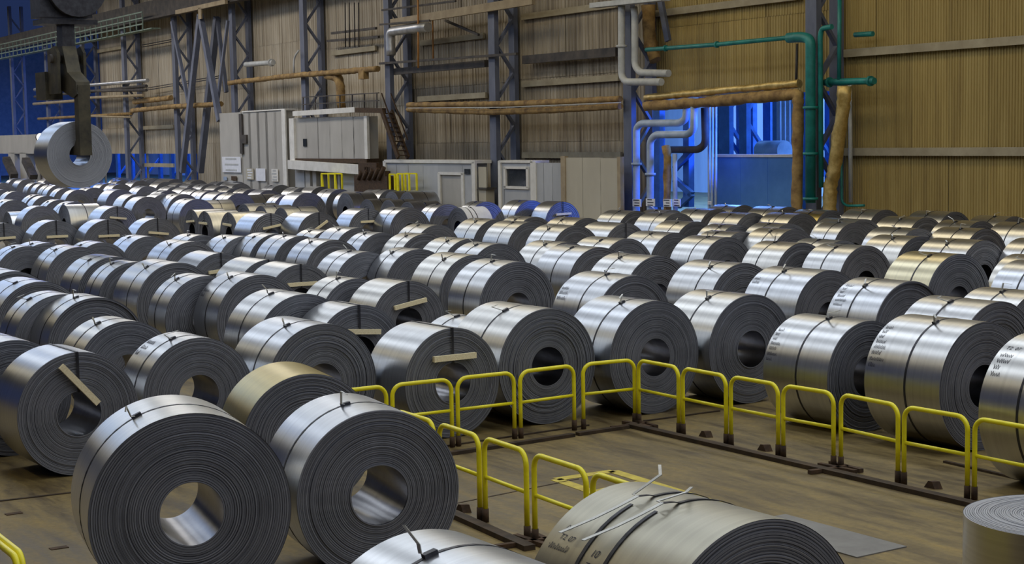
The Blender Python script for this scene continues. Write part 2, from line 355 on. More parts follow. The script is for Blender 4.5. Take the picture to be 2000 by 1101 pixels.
# lattice columns
def column(i, s, h, label):
    t = thing('lattice_column', label, 'column', wl(s, 0.7, 0), 0, 'lattice columns along the back wall', True)
    MB().box(wl(s, 0.12, h/2), (0.62, 0.26, h), (WD, WN, _Z)).build('near_leg', 'column', t)
    MB().box(wl(s, 1.30, h/2), (0.55, 0.24, h), (WD, WN, _Z)).build('rear_leg', 'column', t)
    z = 1.0; k = 0
    while z + 1.35 < h:
        a, b = (0.22, 1.2) if k % 2 == 0 else (1.2, 0.22)
        MB().bar(wl(s-0.12, a, z), wl(s-0.12, b, z+1.35), 0.12, 0.22, WD).build('brace', 'column', t)
        z += 1.35; k += 1
    return t
where = ['far right end of the ribbed yellow-lit wall', 'beside the thick teal pipe', 'beside the grey bent pipes left of the blue opening',
         'between the white cabins', 'beside the rusty stair', 'above the raised beige housing', 'above the tall beige housing',
         'at the foot of the slanted props', 'behind the cluster of rusty pipes', 'behind the crane hook', 'in the blue open bay',
         'in the blue open bay', 'in the blue open bay']
for i, s in enumerate(COLS): column(i, s, HW, 'grey-blue lattice steel column '+where[i])

# crane runway girder along the columns with its walkway
t = thing('runway_girder', 'dark crane runway girder high along the columns', 'girder', wl(60, -0.5, 12.6), 0, None, True)
zg = wsz(390, 14, -0.5)[1]
MB().box(wl(75, -0.45, zg+0.6), (170, 0.5, 1.3), (WD, WN, _Z)).build('web', 'darksteel', t)
MB().box(wl(75, -0.45, zg-0.1), (170, 0.7, 0.12), (WD, WN, _Z)).build('flange', 'darksteel', t)
t = thing('walkway', 'green grating walkway with rails above the crane hook', 'walkway', wl(100, -1.2, zg-0.3), 0, None, True)
MB().box(wl(102, -1.15, zg-1.0), (48, 0.7, 0.08), (WD, WN, _Z)).build('deck', 'grating', t)
for k in range(3):
    mb = MB(); mb.bar(wl(80, -1.5, zg-0.55+0.45*k), wl(126, -1.5, zg-0.55+0.45*k), 0.06, 0.1); mb.build('rail', 'grating', t)
for k in range(32): MB().box(wl(80+46*k/31, -1.5, zg-0.4), (0.08, 0.08, 1.3), (WD, WN, _Z)).build('post', 'grating', t)

# slanted props between the columns
def prop(x0, y0, x1, y1, off, w, label, mat='column'):
    a = wp(x0, y0, off); b = wp(x1, y1, off)
    o = MB().bar(a, b, w, w*0.8, WN).build('slanted_prop', mat, None, (a+b)/2); return tag(o, label, 'prop', 'slanted props')
prop(391, 29, 356, 336, -0.85, 0.42, 'long grey prop leaning left from the apex plate')
prop(391, 29, 429, 236, -0.85, 0.42, 'long grey prop leaning right behind the tall beige housing')
prop(424, 34, 391, 336, 0.45, 0.5, 'thick dark prop leaning left, behind the apex pair')
prop(424, 34, 442, 180, 0.45, 0.3, 'thin prop leaning right from the rear apex')
prop(445, 40, 424, 205, -0.58, 0.22, 'thin prop rising right to the column beside the housing')
prop(336, 42, 368, 200, -0.6, 0.28, 'thin prop leaning right from the column foot of the walkway')
o = MB().box(wp(391, 26, -1.1), (0.55, 0.1, 0.8), (WD, WN, _Z)).build('apex_plate', 'tan', None, wp(391, 26, -1.1)); tag(o, 'small tan plate joining the tops of two slanted props', 'plate')

# ------------------------------------------------------------------ pipes and beams on the wall
prng = random.Random(3)
def pipe(name, pts, off, r, mat, label, cat='pipe', lumpy=False, group=None, rr=0.45, flanges=()):
    P = []
    for p in pts:                                                         # 'f' = straight down to the floor
        P.append(Vector((P[-1].x, P[-1].y, 0)) if p[1] == 'f' else wp(p[0], p[1], p[2] if len(p) > 2 else off))
    P = smooth_path(P, rr) if len(P) > 2 else P
    if lumpy:                                                             # lagging: uneven thickness along the run
        Q = []
        for i in range(len(P)-1):
            n = max(1, int((P[i+1]-P[i]).length/0.35))
            for k in range(n): Q.append(P[i].lerp(P[i+1], k/n))
        Q.append(P[-1]); P = Q
    c = P[len(P)//2].copy()
    base = Vector(c)
    if not flanges:
        o = MB().tube(P, r, 10, 0, 0.16 if lumpy else 0, prng).build(name, mat, None, base); return tag(o, label, cat, group)
    t = thing(name, label, cat, base, 0, group, True)
    MB().tube(P, r, 12, 0, 0.16 if lumpy else 0, prng).build('pipe_run', mat, t)
    for fx, fy in flanges:
        q = wp(fx, fy, off); k = min(range(len(P)-1), key=lambda i: ((P[i]+P[i+1])/2-q).length)
        d = (P[k+1]-P[k]).normalized(); pr = P[k] + d*((q-P[k]).dot(d))
        MB().tube([pr-d*0.05, pr+d*0.05], r*1.5, 12).build('flange', mat, t)
    return t
def beam(x0, y0, x1, y1, off, h, t, mat, label, cat='beam', name='beam'):
    a = wp(x0, y0, off); b = wp(x1, y1, off)
    return tag(MB().bar(a, b, t, h).build(name, mat, None, (a+b)/2), label, cat)
# centre bays
pipe('lagged_pipe', [(797, 205), (985, 203), (1100, 199), (1212, 193)], -0.25, 0.15, 'insul', 'upper of two rusty lagged pipes across the middle bays', lumpy=True)
pipe('lagged_pipe', [(797, 214), (950, 219), (1100, 214), (1212, 207)], -0.25, 0.15, 'insul', 'lower of two rusty lagged pipes across the middle bays', lumpy=True)
pipe('thin_pipe', [(797, 211), (985, 209.5), (1212, 200)], -0.5, 0.025, 'greypipe', 'thin pale pipe between the two rusty lagged pipes')
beam(1024, 117, 1206, 101, 1.05, 0.42, 0.25, 'darksteel', 'dark horizontal beam right of the middle column')
beam(760, 141, 950, 124, 0.35, 0.36, 0.25, 'darksteel', 'dark horizontal beam left of the middle column')
beam(742, 124, 1010, 105, -0.2, 0.12, 0.14, 'darksteel', 'thin dark rail passing in front of the middle column')
beam(765, 45, 1042, 0, -0.3, 0.42, 0.2, 'tan', 'brown sloping-looking beam high over the middle column')
beam(870, 40, 935, 68, 0.6, 0.12, 0.12, 'darksteel', 'short dark diagonal brace under the high brown beam')
beam(746, 20, 890, 2, -0.3, 0.1, 0.1, 'darksteel', 'thin dark bar above the silver duct')
beam(742, 48, 840, 40, -0.4, 0.1, 0.1, 'darksteel', 'thin dark bar beside the silver duct')
pipe('orange_pipe', [(816, -20), (817, 60), (817, 133)], -0.5, 0.055, 'orange', 'thin orange vertical pipe beside the silver duct')
pipe('silver_duct', [(836, 53), (790, 58), (762, 62), (763, 90), (764, 108)], -0.4, 0.26, 'duct', 'bent silver duct at the stair column', 'duct')
pipe('thin_pipe', [(845, 40), (846, 120)], 0.9, 0.04, 'orange', 'thin rusty vertical pipe under the high brown beam')
# pipe left of the stair, with its drop
pipe('lagged_pipe', [(448, 162), (462, 160), (578, 147), (669, 140), (738, 134)], -0.35, 0.17, 'insul', 'long rusty lagged pipe passing over the housings', lumpy=True)
pipe('lagged_pipe', [(640, 147), (660, 150), (665, 170), (667, 214)], -0.1, 0.27, 'insul', 'thick dark lagged pipe bending down to the platform', lumpy=True)
o = MB().box(wp(710, 146, -0.35), (0.7, 0.35, 0.5), (WD, WN, _Z)).build('pipe_cover', 'insul', None, wp(710, 146, -0.35)); tag(o, 'loose rusty cover hanging under the long lagged pipe', 'cover')
pipe('grey_stub_pipe', [(480, 126), (534, 122)], -0.3, 0.17, 'greypipe', 'short grey stub pipe with rusty end', flanges=((530, 122.5),))
pipe('bent_conduit', [(574, 145), (574, 112), (584, 98)], -0.3, 0.06, 'greypipe', 'thin bent grey conduit beside the column')
for k, x in enumerate((674, 682, 692, 700)):
    pipe('riser', [(x, 5), (x+1, 92)], 0.8, 0.04, 'darksteel', 'thin dark riser in the bundle under the blue window', group='dark riser bundle')
beam(648, 65, 735, 55, 0.9, 0.14, 0.14, 'darksteel', 'dark ledger bar crossing the riser bundle')
beam(640, 80, 740, 72, 0.9, 0.14, 0.14, 'darksteel', 'second dark ledger bar below the riser bundle top')
# left bays
for k, (a, b, rr, mt) in enumerate((((68, 175), (288, 157), .16, 'duct'), ((68, 189), (286, 168), .13, 'darksteel'), ((66, 203), (160, 196), .14, 'tan'),
                              ((150, 178), (286, 176), .12, 'darksteel'), ((150, 192), (280, 186), .12, 'tan'), ((75, 232), (256, 222), .13, 'insul'), ((150, 226), (256, 229), .08, 'tan'))):
    lab = ['pale wrapped pipe at the top of the left pipe rack', 'dark pipe second in the left pipe rack', 'tan pipe end behind the crane hook', 'dark pipe across the left pipe rack',
           'tan pipe in the middle of the left pipe rack', 'rusty pipe at the bottom of the left pipe rack', 'thin tan pipe under the left pipe rack'][k]
    pipe('rack_pipe', [a, b], (-.3, -.3, -.3, -.8, -.8, -.3, -.75)[k], rr, mt, lab)
pipe('lagged_pipe', [(262, 199), (334, 191)], -0.3, 0.2, 'insul', 'rusty lagged pipe left of the slanted props, upper', lumpy=True)
pipe('lagged_pipe', [(258, 216), (337, 208), (376, 206), (432, 203)], -0.3, 0.18, 'insul', 'rusty lagged pipe passing behind the slanted props', lumpy=True)
for a, b, lab in (((278, 88), (336, 77), 'upper thin cable beside the walkway column'), ((278, 92), (336, 81), 'second thin cable beside the walkway column'),
                  ((287, 172), (440, 146), 'third thin cable behind the slanted props'), ((287, 176), (440, 150), 'lowest thin cable behind the slanted props')):
    pipe('cable', [a, b], 0.95, 0.035, 'strap', lab, 'cable')
beam(345, 24, 442, 3, -1.05, 0.3, 0.2, 'tan', 'tan beam over the slanted props')
# right of the opening and around it
pipe('bent_pipe', [(1214, 11), (1214, 40), (1214, 148), (1222, 160), (1292, 160)], -0.55, 0.16, 'greypipe', 'grey pipe bending right above the blue pipes, outer', rr=0.7, flanges=((1214, 90),))
pipe('bent_pipe', [(1238, 14), (1240, 30), (1240, 128), (1250, 142), (1306, 143)], -0.25, 0.16, 'greypipe', 'grey pipe bending right above the blue pipes, inner', rr=0.7)
beam(1160, 11, 1300, -4, -0.7, 0.22, 0.5, 'greypipe', 'pale platform edge over the bent grey pipes')
pipe('lagged_pipe', [(1266, 10), (1268, 80), (1280, 118)], 0.75, 0.3, 'insul', 'thick rusty lagged drop behind the bent grey pipes', lumpy=True)
beam(1290, 0, 1305, 80, 0.9, 0.3, 0.15, 'column', 'grey brace leaning beside the rusty lagged drop')
pipe('teal_pipe', [(1262, 97), (1400, 87), (1545, 73)], -0.2, 0.09, 'teal', 'long thin teal pipe above the blue opening', flanges=((1400, 87), (1300, 94)))
pipe('teal_pipe', [(1540, 74), (1565, 72), (1583, 76), (1583, 110), (1583, 396)], -0.45, 0.2, 'teal', 'thick teal pipe dropping beside the blue opening', rr=0.5, flanges=((1583, 210), (1583, 300), (1583, 388)))
pipe('teal_pipe', [(1625, 52), (1605, 56), (1602, 70), (1604, 366)], -0.2, 0.1, 'teal', 'slim teal pipe just right of the thick teal pipe')
pipe('grey_riser', [(1594, 60), (1596, 370)], 0.55, 0.06, 'greypipe', 'grey riser between the two teal drops')
pipe('teal_pipe', [(1640, -10), (1639, 155)], 0.4, 0.08, 'teal', 'teal riser above the gold lagged pipe')
pipe('teal_pipe', [(1611, 161), (1660, 159), (1708, 158)], 0.45, 0.13, 'teal', 'short teal header above the gold lagged pipe', flanges=((1700, 158), (1620, 161)))
pipe('teal_pipe', [(1670, 68), (1705, 66)], 1.0, 0.1, 'teal', 'short dark teal stub at the blue gap')
pipe('foil_lagged_pipe', [(1650, 168), (1648, 200), (1638, 262), (1630, 330), (1622, 360), (1621, 404), (0, 'f')], -0.1, 0.25, 'foil', 'crumpled gold foil lagged pipe leaning beside the teal pipes', lumpy=True)
pipe('grey_riser', [(1660, 160), (1662, 395)], 1.2, 0.08, 'greypipe', 'grey riser at the edge of the ribbed yellow-lit wall')
pipe('teal_pipe', [(1642, 161), (1644, 394), (1654, 402), (1688, 401)], 0.45, 0.05, 'teal', 'small teal pipe turning right at the floor')
pipe('lagged_pipe', [(1262, 191), (1400, 178), (1562, 163)], -0.15, 0.16, 'foil', 'gold-brown lagged pipe over the blue opening', lumpy=True)
pipe('lagged_pipe', [(1262, 207), (1400, 198), (1545, 184), (1560, 184), (1559, 205), (1557, 404), (0, 'f')], -0.3, 0.22, 'insul', 'brown lagged pipe turning down beside the blue opening', lumpy=True, rr=0.3)
pipe('hanger_rod', [(1557, 85), (1555, 160)], 0.2, 0.05, 'darksteel', 'dark hanger rod under the teal elbow')
# blue-lit pipes left of the opening
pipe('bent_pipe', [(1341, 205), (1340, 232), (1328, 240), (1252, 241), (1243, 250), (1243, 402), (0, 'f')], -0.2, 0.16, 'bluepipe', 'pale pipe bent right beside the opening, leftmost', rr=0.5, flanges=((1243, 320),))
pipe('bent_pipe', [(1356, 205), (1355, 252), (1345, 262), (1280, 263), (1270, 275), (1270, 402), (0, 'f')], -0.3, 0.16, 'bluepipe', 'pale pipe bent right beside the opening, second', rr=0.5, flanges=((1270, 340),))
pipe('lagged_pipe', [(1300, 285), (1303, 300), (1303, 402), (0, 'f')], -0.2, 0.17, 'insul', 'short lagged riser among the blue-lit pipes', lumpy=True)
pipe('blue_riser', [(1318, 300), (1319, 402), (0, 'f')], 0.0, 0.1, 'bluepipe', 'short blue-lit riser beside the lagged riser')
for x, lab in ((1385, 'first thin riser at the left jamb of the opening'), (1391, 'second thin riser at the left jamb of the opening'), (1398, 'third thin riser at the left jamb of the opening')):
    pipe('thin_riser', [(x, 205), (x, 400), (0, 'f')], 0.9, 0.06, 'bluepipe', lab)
pipe('dark_header', [(1310, 292), (1365, 292), (1378, 280), (1376, 210)], 0.5, 0.16, 'darksteel', 'dark header pipe left of the opening')
def steelwork(x, y0, y1, off, w, label):
    a = wp(x, y0, off); b = wp(x, y1, off)
    return tag(MB().bar(a, b, w, 0.3, WN).build('blue_lit_stanchion', 'bluelit', None, (a+b)/2), label, 'stanchion')
steelwork(1287, 215, 404, 0.9, 0.5, 'wide blue-lit stanchion behind the bent pipes')
steelwork(1345, 215, 404, 1.3, 0.42, 'blue-lit stanchion beside the dark header pipe')
for a, b, lab in (((1318, 330), (1352, 292), 'blue-lit knee brace above the white tags'), ((1318, 350), (1352, 380), 'lower blue-lit knee brace above the white tags'), ((1325, 402), (1352, 378), 'low blue-lit brace behind the white tags')):
    pa, pb = wp(*a, 1.0), wp(*b, 1.0); tag(MB().bar(pa, pb, 0.25, 0.2, WN).build('knee_brace', 'bluelit', None, (pa+pb)/2), lab, 'brace')
def sign(x0, y0, x1, y1, off, mat, label, lines=3, name='sign', seed=1, group=None, ink='ink'):
    a = wp(x0, y1, off); b = wp(x1, y0, off); w = abs((b-a).dot(WD)); h = abs(b.z-a.z); c = (a+b)/2
    t = thing(name, label, 'sign', Vector((c.x, c.y, min(a.z, b.z))), 0, group, True)
    MB().box(c, (w, 0.03, h), (WD, WN, _Z)).build('board', mat, t)
    g = random.Random(seed)
    for k in range(lines):
        zz = h*(0.36-0.72*k/max(1, lines-1)) if lines > 1 else 0; lw = w*g.uniform(0.45, 0.75)
        MB().box(c - WN*0.02 + Vector((0, 0, zz)) + WD*g.uniform(-.08, .08)*w, (lw, 0.012, h*0.11), (WD, WN, _Z)).build('text_line', ink, t)
    return t
for k, (x0, x1) in enumerate(((1236, 1252), (1262, 1279), (1296, 1311), (1314, 1329))):
    sign(x0, 389 if k != 1 else 388, x1, 403 if k != 1 else 402, (-.385, -.485, -.42, -.12)[k], 'paper', 'white printed tag at the foot of the '+['leftmost bent pipe', 'second bent pipe', 'lagged riser', 'low blue-lit brace'][k], 3, 'pipe_tag', k)
sign(1383, 393, 1390, 399, 0.82, 'paper', 'tiny white tag beside the thin risers', 1, 'pipe_tag', 9)

# opening with its low partition, and the blue bay behind
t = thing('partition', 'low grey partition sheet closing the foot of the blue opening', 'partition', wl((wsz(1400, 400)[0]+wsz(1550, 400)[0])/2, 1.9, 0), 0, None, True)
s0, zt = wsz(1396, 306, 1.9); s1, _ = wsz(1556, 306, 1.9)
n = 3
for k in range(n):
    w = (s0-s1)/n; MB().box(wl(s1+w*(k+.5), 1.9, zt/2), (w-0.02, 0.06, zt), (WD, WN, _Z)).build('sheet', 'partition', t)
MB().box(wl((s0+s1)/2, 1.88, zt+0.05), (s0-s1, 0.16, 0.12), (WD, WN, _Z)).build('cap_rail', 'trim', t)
BAYS = [(wsz(x, 250, 12)[0], 12.0, w) for x, w in ((1400, 0.35), (1418, 0.9), (1455, 0.6), (1522, 0.7), (1575, 0.6))] + [(s, 12.0, 0.7) for s in (99, 106, 113, 121, 130)] + [(110, 24.0, .7), (124, 24.0, .7)]
for k, (s, off, w) in enumerate(BAYS):
    lb = 'blue-lit lattice stanchion inside the bay beyond the opening' if s < 50 else 'blue-lit lattice stanchion inside the open bay behind the crane hook'
    tt = thing('bay_stanchion', lb, 'column', wl(s, off, 0), 0, 'stanchions in the blue bay' if s < 50 else 'stanchions behind the crane hook', True)
    MB().box(wl(s, off, 8), (w, 0.3, 16), (WD, WN, _Z)).build('near_leg', 'bluelit', tt)
    MB().box(wl(s, off+1.6, 8), (w, 0.3, 16), (WD, WN, _Z)).build('rear_leg', 'bluelit', tt)
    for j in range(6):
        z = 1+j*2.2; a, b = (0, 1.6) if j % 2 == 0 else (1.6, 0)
        MB().bar(wl(s, off+a, z), wl(s, off+b, z+2.0), 0.16, 0.2, WD).build('brace', 'bluelit', tt)
c0 = wp(1487, 294, 9); c1 = wp(1533, 294, 9); c1.z = c0.z
td = thing('drum', 'pale drum on a stand seen through the blue opening', 'drum', Vector((c0.x, c0.y, 0)).lerp(Vector((c1.x, c1.y, 0)), .5), 0, None, True)
MB().tube([c0, c1], 0.48, 24).build('shell', 'bluepipe', td)
for q in (c0.lerp(c1, .2), c0.lerp(c1, .8)): MB().box(Vector((q.x, q.y, (q.z-0.45)/2)), (0.3, 0.6, q.z-0.4)).build('leg', 'bluelit', td)
for k, (z, off, r) in enumerate(((7.6, 11.4, .25), (8.6, 11.2, .18), (6.9, 24.8, .2))):
    a, b = wl(-5, off, z), wl(45, off, z)
    tag(MB().tube([a, b], r, 10).build('bay_pipe', 'bluelit', None, (a+b)/2), ['blue-lit overhead pipe beyond the opening, thick', 'blue-lit overhead pipe beyond the opening, upper', 'blue-lit overhead pipe beyond the opening, far'][k], 'pipe')
for k in range(5):
    a = wp(1522+9*k, 300, 10); a.z = 0; tag(MB().tube([a, a+Vector((0, 0, 9))], 0.12, 10).build('bay_riser', 'bluepipe', None, a), 'blue-lit riser in the row beyond the opening', 'pipe', 'blue risers beyond the opening')

# ------------------------------------------------------------------ housings and cabins before the wall
def wbox(parent, name, x0, y0, x1, y1, off, depth, mat, zb=None):
    a = wsz(x0, y1, off); b = wsz(x1, y0, off); z0 = a[1] if zb is None else zb; z1 = b[1]
    return MB().box(wl((a[0]+b[0])/2, off+depth/2, (z0+z1)/2), (abs(a[0]-b[0]), depth, z1-z0), (WD, WN, _Z)).build(name, mat, parent)
def wthing(name, label, cat, x, off, z=0.0):
    return thing(name, label, cat, wl(wsz(x, 350, off)[0], off, z), 0, None, True)
t = wthing('tall_housing', 'tall beige sheet housing with white notices, behind the far coils', 'housing', 510, -0.9)
wbox(t, 'cabinet', 433, 219, 470, 365, -0.9, 0.75, 'beige', 0)
n = 5
for k in range(n):
    xa = 472+(555-472)*k/n; wbox(t, 'panel', xa+0.03, 217.5-0.4*k, xa+(555-472)/n-0.03, 365, -0.85, 0.7, 'beige', 0)
wbox(t, 'top_edge', 472, 214.5, 556, 217, -0.92, 0.8, 'trim'); wbox(t, 'corner_strip', 553.5, 214, 556, 365, -0.93, 0.1, 'trim', 0)
wbox(t, 'conduit', 468.5, 222, 471, 300, -1.0, 0.1, 'darksteel'); wbox(t, 'switch_box', 473, 263, 480, 280, -1.0, 0.15, 'darksteel')
sign(435, 306, 470, 336, -0.98, 'paper', 'large white notice board on the tall beige housing', 3, 'notice', 11, None, 'greypipe')
sign(481, 329, 495, 350, -0.92, 'beige2', 'pale lettered notice left of the blank white sheet', 4, 'notice', 12, None, 'paper')
sign(501, 329, 518, 353, -0.92, 'paper', 'blank white sheet on the tall beige housing', 0, 'notice', 13)
sign(531, 330, 543, 354, -0.92, 'trim', 'small printed notice right of the blank white sheet', 4, 'notice', 14, None, 'greypipe')
sign(437, 345, 443, 352, -0.98, 'bluepipe', 'tiny blue sign low on the narrow cabinet', 0, 'notice', 15)
sign(452, 344, 462, 352, -0.98, 'rust', 'tiny brown plate low on the narrow cabinet', 0, 'notice', 16)
t = wthing('raised_housing', 'raised beige housing on a skirt of posts beside the rusty stair', 'housing', 640, -0.9)
n = 6
for k in range(n):
    xa = 575+(714-575)*k/n; wbox(t, 'panel', xa+0.03, 229-1.2*k/n*2, xa+(714-575)/n-0.03, 309.5, -0.8, 0.78, 'beige')
wbox(t, 'corner_strip', 712.5, 226, 716, 310, -0.9, 0.15, 'trim'); wbox(t, 'left_strip', 566.5, 231, 573, 318, -0.95, 0.2, 'trim')
wbox(t, 'hatch', 592, 271, 598, 286, -0.86, 0.05, 'glass'); wbox(t, 'sill', 575, 310, 716, 317, -0.9, 0.8, 'rust')
a, b = wp(566, 321, -1.1), wp(707, 331, -1.1); MB().bar(a, b, 0.3, 0.55).build('skirt_beam', 'trim', t)
for x0, x1 in ((577, 594), (597, 605), (611, 617), (627, 630), (640, 644), (660, 663), (668, 692), (694, 712)): wbox(t, 'post' if x1-x0 < 12 else 'skirt_panel', x0, 332, x1, 366, -0.75, 0.5, 'beige' if x1-x0 < 12 else 'cabin', 0)
t = wthing('platform', 'narrow platform with handrails on top of the raised housing', 'platform', 650, -0.8, wsz(650, 222, -0.9)[1])
a, b = wp(575, 222, -1.0), wp(696, 214, -1.0); MB().bar(a, b, 0.25, 0.3).build('edge_beam', 'trim', t)
a, b = wp(697, 215, -1.0), wp(750, 216, -1.0); MB().bar(a, b, 0.25, 0.28).build('rust_edge', 'rust', t)
for dy in (0, 14):
    a, b = wp(590, 204-dy, -0.95), wp(740, 196-dy*1.05, -0.95); MB().bar(a, b, 0.06, 0.06).build('handrail', 'darksteel', t)
for k in range(7):
    x = 592+24*k; a, b = wp(x, 220-1.3*k, -0.95), wp(x, 189-1.3*k, -0.95); MB().bar(a, b, 0.06, 0.06).build('post', 'darksteel', t)
t = wthing('stair', 'rusty steel stair descending right from the platform', 'stair', 770, -1.0)
A0, A1 = wp(746, 217, -1.2), wp(778, 308, -1.2); B0, B1 = wp(764, 217, -0.3), wp(797, 308, -0.3)
MB().bar(A0, A1, 0.12, 0.3).build('stringer', 'rust', t); MB().bar(B0, B1, 0.12, 0.3).build('stringer', 'rust', t)
for k in range(10):
    f = (k+.5)/10; MB().bar(A0.lerp(A1, f), B0.lerp(B1, f), 0.26, 0.05).build('tread', 'rust', t)
MB().bar(A0+Vector((0, 0, 1.0)), A1+Vector((0, 0, 1.0)), 0.06, 0.06).build('handrail', 'rust', t); MB().bar(B0+Vector((0, 0, 1.0)), B1+Vector((0, 0, 1.0)), 0.06, 0.06).build('handrail', 'rust', t)
# machine, yellow stands
t = wthing('rusty_machine', 'dark rusty machine heap between the housing and the first white cabin', 'machine', 725, -1.4)
for x0, y0, x1, y1, dd in ((700, 318, 735, 346, .7), (692, 344, 756, 372, .9), (728, 334, 752, 352, .6), (712, 326, 722, 350, 1.0)): wbox(t, 'block', x0, y0, x1, y1, -1.95, dd*0.55, 'rust', None if y1 < 360 else 0)
for k in range(5):
    a, b = wp(700+10*k, 350, -2.0), wp(706+11*k, 335-2*k, -1.95); MB().tube([a, b], 0.12, 8).build('pipe_stub', 'rust', t)
def yframe(name, label, x0, y0, x1, yb, off, extra):
    t = wthing(name, label, 'stand', (x0+x1)/2, off)
    s0, z1 = wsz(x0, y0, off); s1, _ = wsz(x1, y0, off)
    for d in (0, 0.45):
        for s in (s0, s1): MB().bar(wl(s, off+d, 0), wl(s, off+d, z1), 0.09, 0.09).build('post', 'yellow', t)
        for z in (z1, z1*0.62): MB().bar(wl(s0, off+d, z), wl(s1, off+d, z), 0.07, 0.07).build('rail', 'yellow', t)
    if extra:
        for s in (s0, s1): MB().bar(wl(s, off, z1), wl(s-0.5, off, 0), 0.09, 0.09).build('stay', 'yellow', t)
    return t
yframe('yellow_stand', 'yellow trestle stand below the raised housing', 628, 339, 654, 368, -1.9, True)
yframe('yellow_guard', 'yellow guard frame before the first white cabin', 777, 339, 799, 368, -1.9, False)
yframe('yellow_guard', 'small yellow guard frame beside the rusty machine', 761, 340, 771, 368, -1.95, False)
# first cabin
t = wthing('site_cabin', 'long grey cabin with white edges and a white-framed door', 'cabin', 840, -1.1)
for x0, x1 in ((752, 775), (775, 798), (798, 827), (827, 855), (904, 922)): wbox(t, 'panel', x0+.2, 317, x1-.2, 392, -1.0, 0.9, 'cabin', 0)
wbox(t, 'panel', 855, 317, 904, 337, -1.0, 0.9, 'cabin'); wbox(t, 'door', 859, 341, 900, 392, -0.95, 0.08, 'beige', 0)
for x0, y0, x1, y1 in ((855.5, 337, 905, 341),): wbox(t, 'door_frame', x0, y0, x1, y1, -1.06, 0.1, 'trim')
wbox(t, 'door_frame', 855.5, 338, 858.5, 392, -1.06, 0.1, 'trim', 0); wbox(t, 'door_frame', 901, 338, 904.5, 392, -1.06, 0.1, 'trim', 0)
wbox(t, 'roof_edge', 750, 313, 927, 317.5, -1.08, 1.0, 'trim'); wbox(t, 'corner_strip', 922, 316, 927, 392, -1.08, 0.12, 'trim', 0); wbox(t, 'corner_strip', 749.5, 314, 752.5, 392, -1.08, 0.12, 'trim', 0)
wbox(t, 'vent', 907, 330, 917, 340, -1.05, 0.06, 'glass')
t = wthing('supply_box', 'small pale box between the first cabin and the middle column', 'box', 940, -1.0)
wbox(t, 'body', 935, 369, 949, 392, -0.95, 0.5, 'beige2', 0); wbox(t, 'lid', 932, 366.5, 950, 369.5, -1.05, 0.6, 'darksteel')
wbox(t, 'back_panel', 935, 326, 949, 368, -0.95, 0.05, 'beige2')
# second cabin
t = wthing('site_cabin', 'small grey cabin with a white-framed dark window', 'cabin', 1010, -1.0)
for x0, y0, x1, y1 in ((976, 317, 985, 396), (1030, 317, 1037, 396)): wbox(t, 'panel', x0, y0, x1, y1, -0.9, 0.8, 'cabin', 0)
wbox(t, 'panel', 985, 317, 1030, 328, -0.9, 0.8, 'cabin'); wbox(t, 'panel', 985, 366, 1030, 396, -0.9, 0.8, 'cabin', 0)
wf = wbox(t, 'window_frame', 983.5, 326, 1031, 329.5, -0.98, 0.1, 'trim')
for r in ((983.5, 364.5, 1031, 368), (983.5, 327, 987, 367), (1027.5, 327, 1031, 367)): wbox(t, 'window_frame', *r, -0.98, 0.1, 'trim')
for x0, x1 in ((987, 1006.8), (1007.6, 1027.5)): wbox(t, 'pane', x0, 329, x1, 365, -0.88, 0.02, 'glass')
wbox(t, 'roof_edge', 974, 313.5, 1040, 317.5, -0.98, 0.95, 'trim'); wbox(t, 'corner_strip', 973.5, 314, 977, 396, -0.98, 0.12, 'trim', 0); wbox(t, 'corner_strip', 1036.5, 315, 1044, 398, -0.98, 0.3, 'trim', 0)
t = wthing('sheet_screen', 'grey and beige sheet screen right of the small cabin', 'screen', 1120, -0.6)
for x0, x1, mt, yt in ((1045, 1062, 'cabin', 318), (1062, 1079, 'cabin', 318), (1079, 1096, 'cabin', 318), (1103, 1138, 'beige2', 308), (1138, 1173, 'beige2', 308), (1173, 1208, 'beige2', 309)): wbox(t, 'panel', x0+.2, yt, x1-.2, 404, -0.95, 0.12, mt, 0.55)
wbox(t, 'post', 1096, 305, 1103, 404, -1.0, 0.2, 'tan', 0); wbox(t, 'post', 1206, 306, 1211, 406, -1.0, 0.2, 'tan', 0); wbox(t, 'post', 1044.5, 316, 1046, 400, -1.0, 0.2, 'trim', 0)
# blue-lit low kerb seen under the screen
t = wthing('kerb_rack', 'low blue-lit rack beyond the blue-faced coils', 'rack', 1160, -0.5)
for zz in (0.3, 0.9, 1.35): MB().bar(wl(wsz(1125, 400, -0.4)[0], -0.4, zz), wl(wsz(1200, 400, -0.4)[0], -0.4, zz), 0.25, 0.12).build('rail', 'bluepipe', t)
for x in (1125, 1140, 1160, 1180, 1200): MB().box(wl(wsz(x, 400, -0.4)[0], -0.4, 0.7), (0.14, 0.14, 1.4), (WD, WN, _Z)).build('post', 'bluepipe', t)

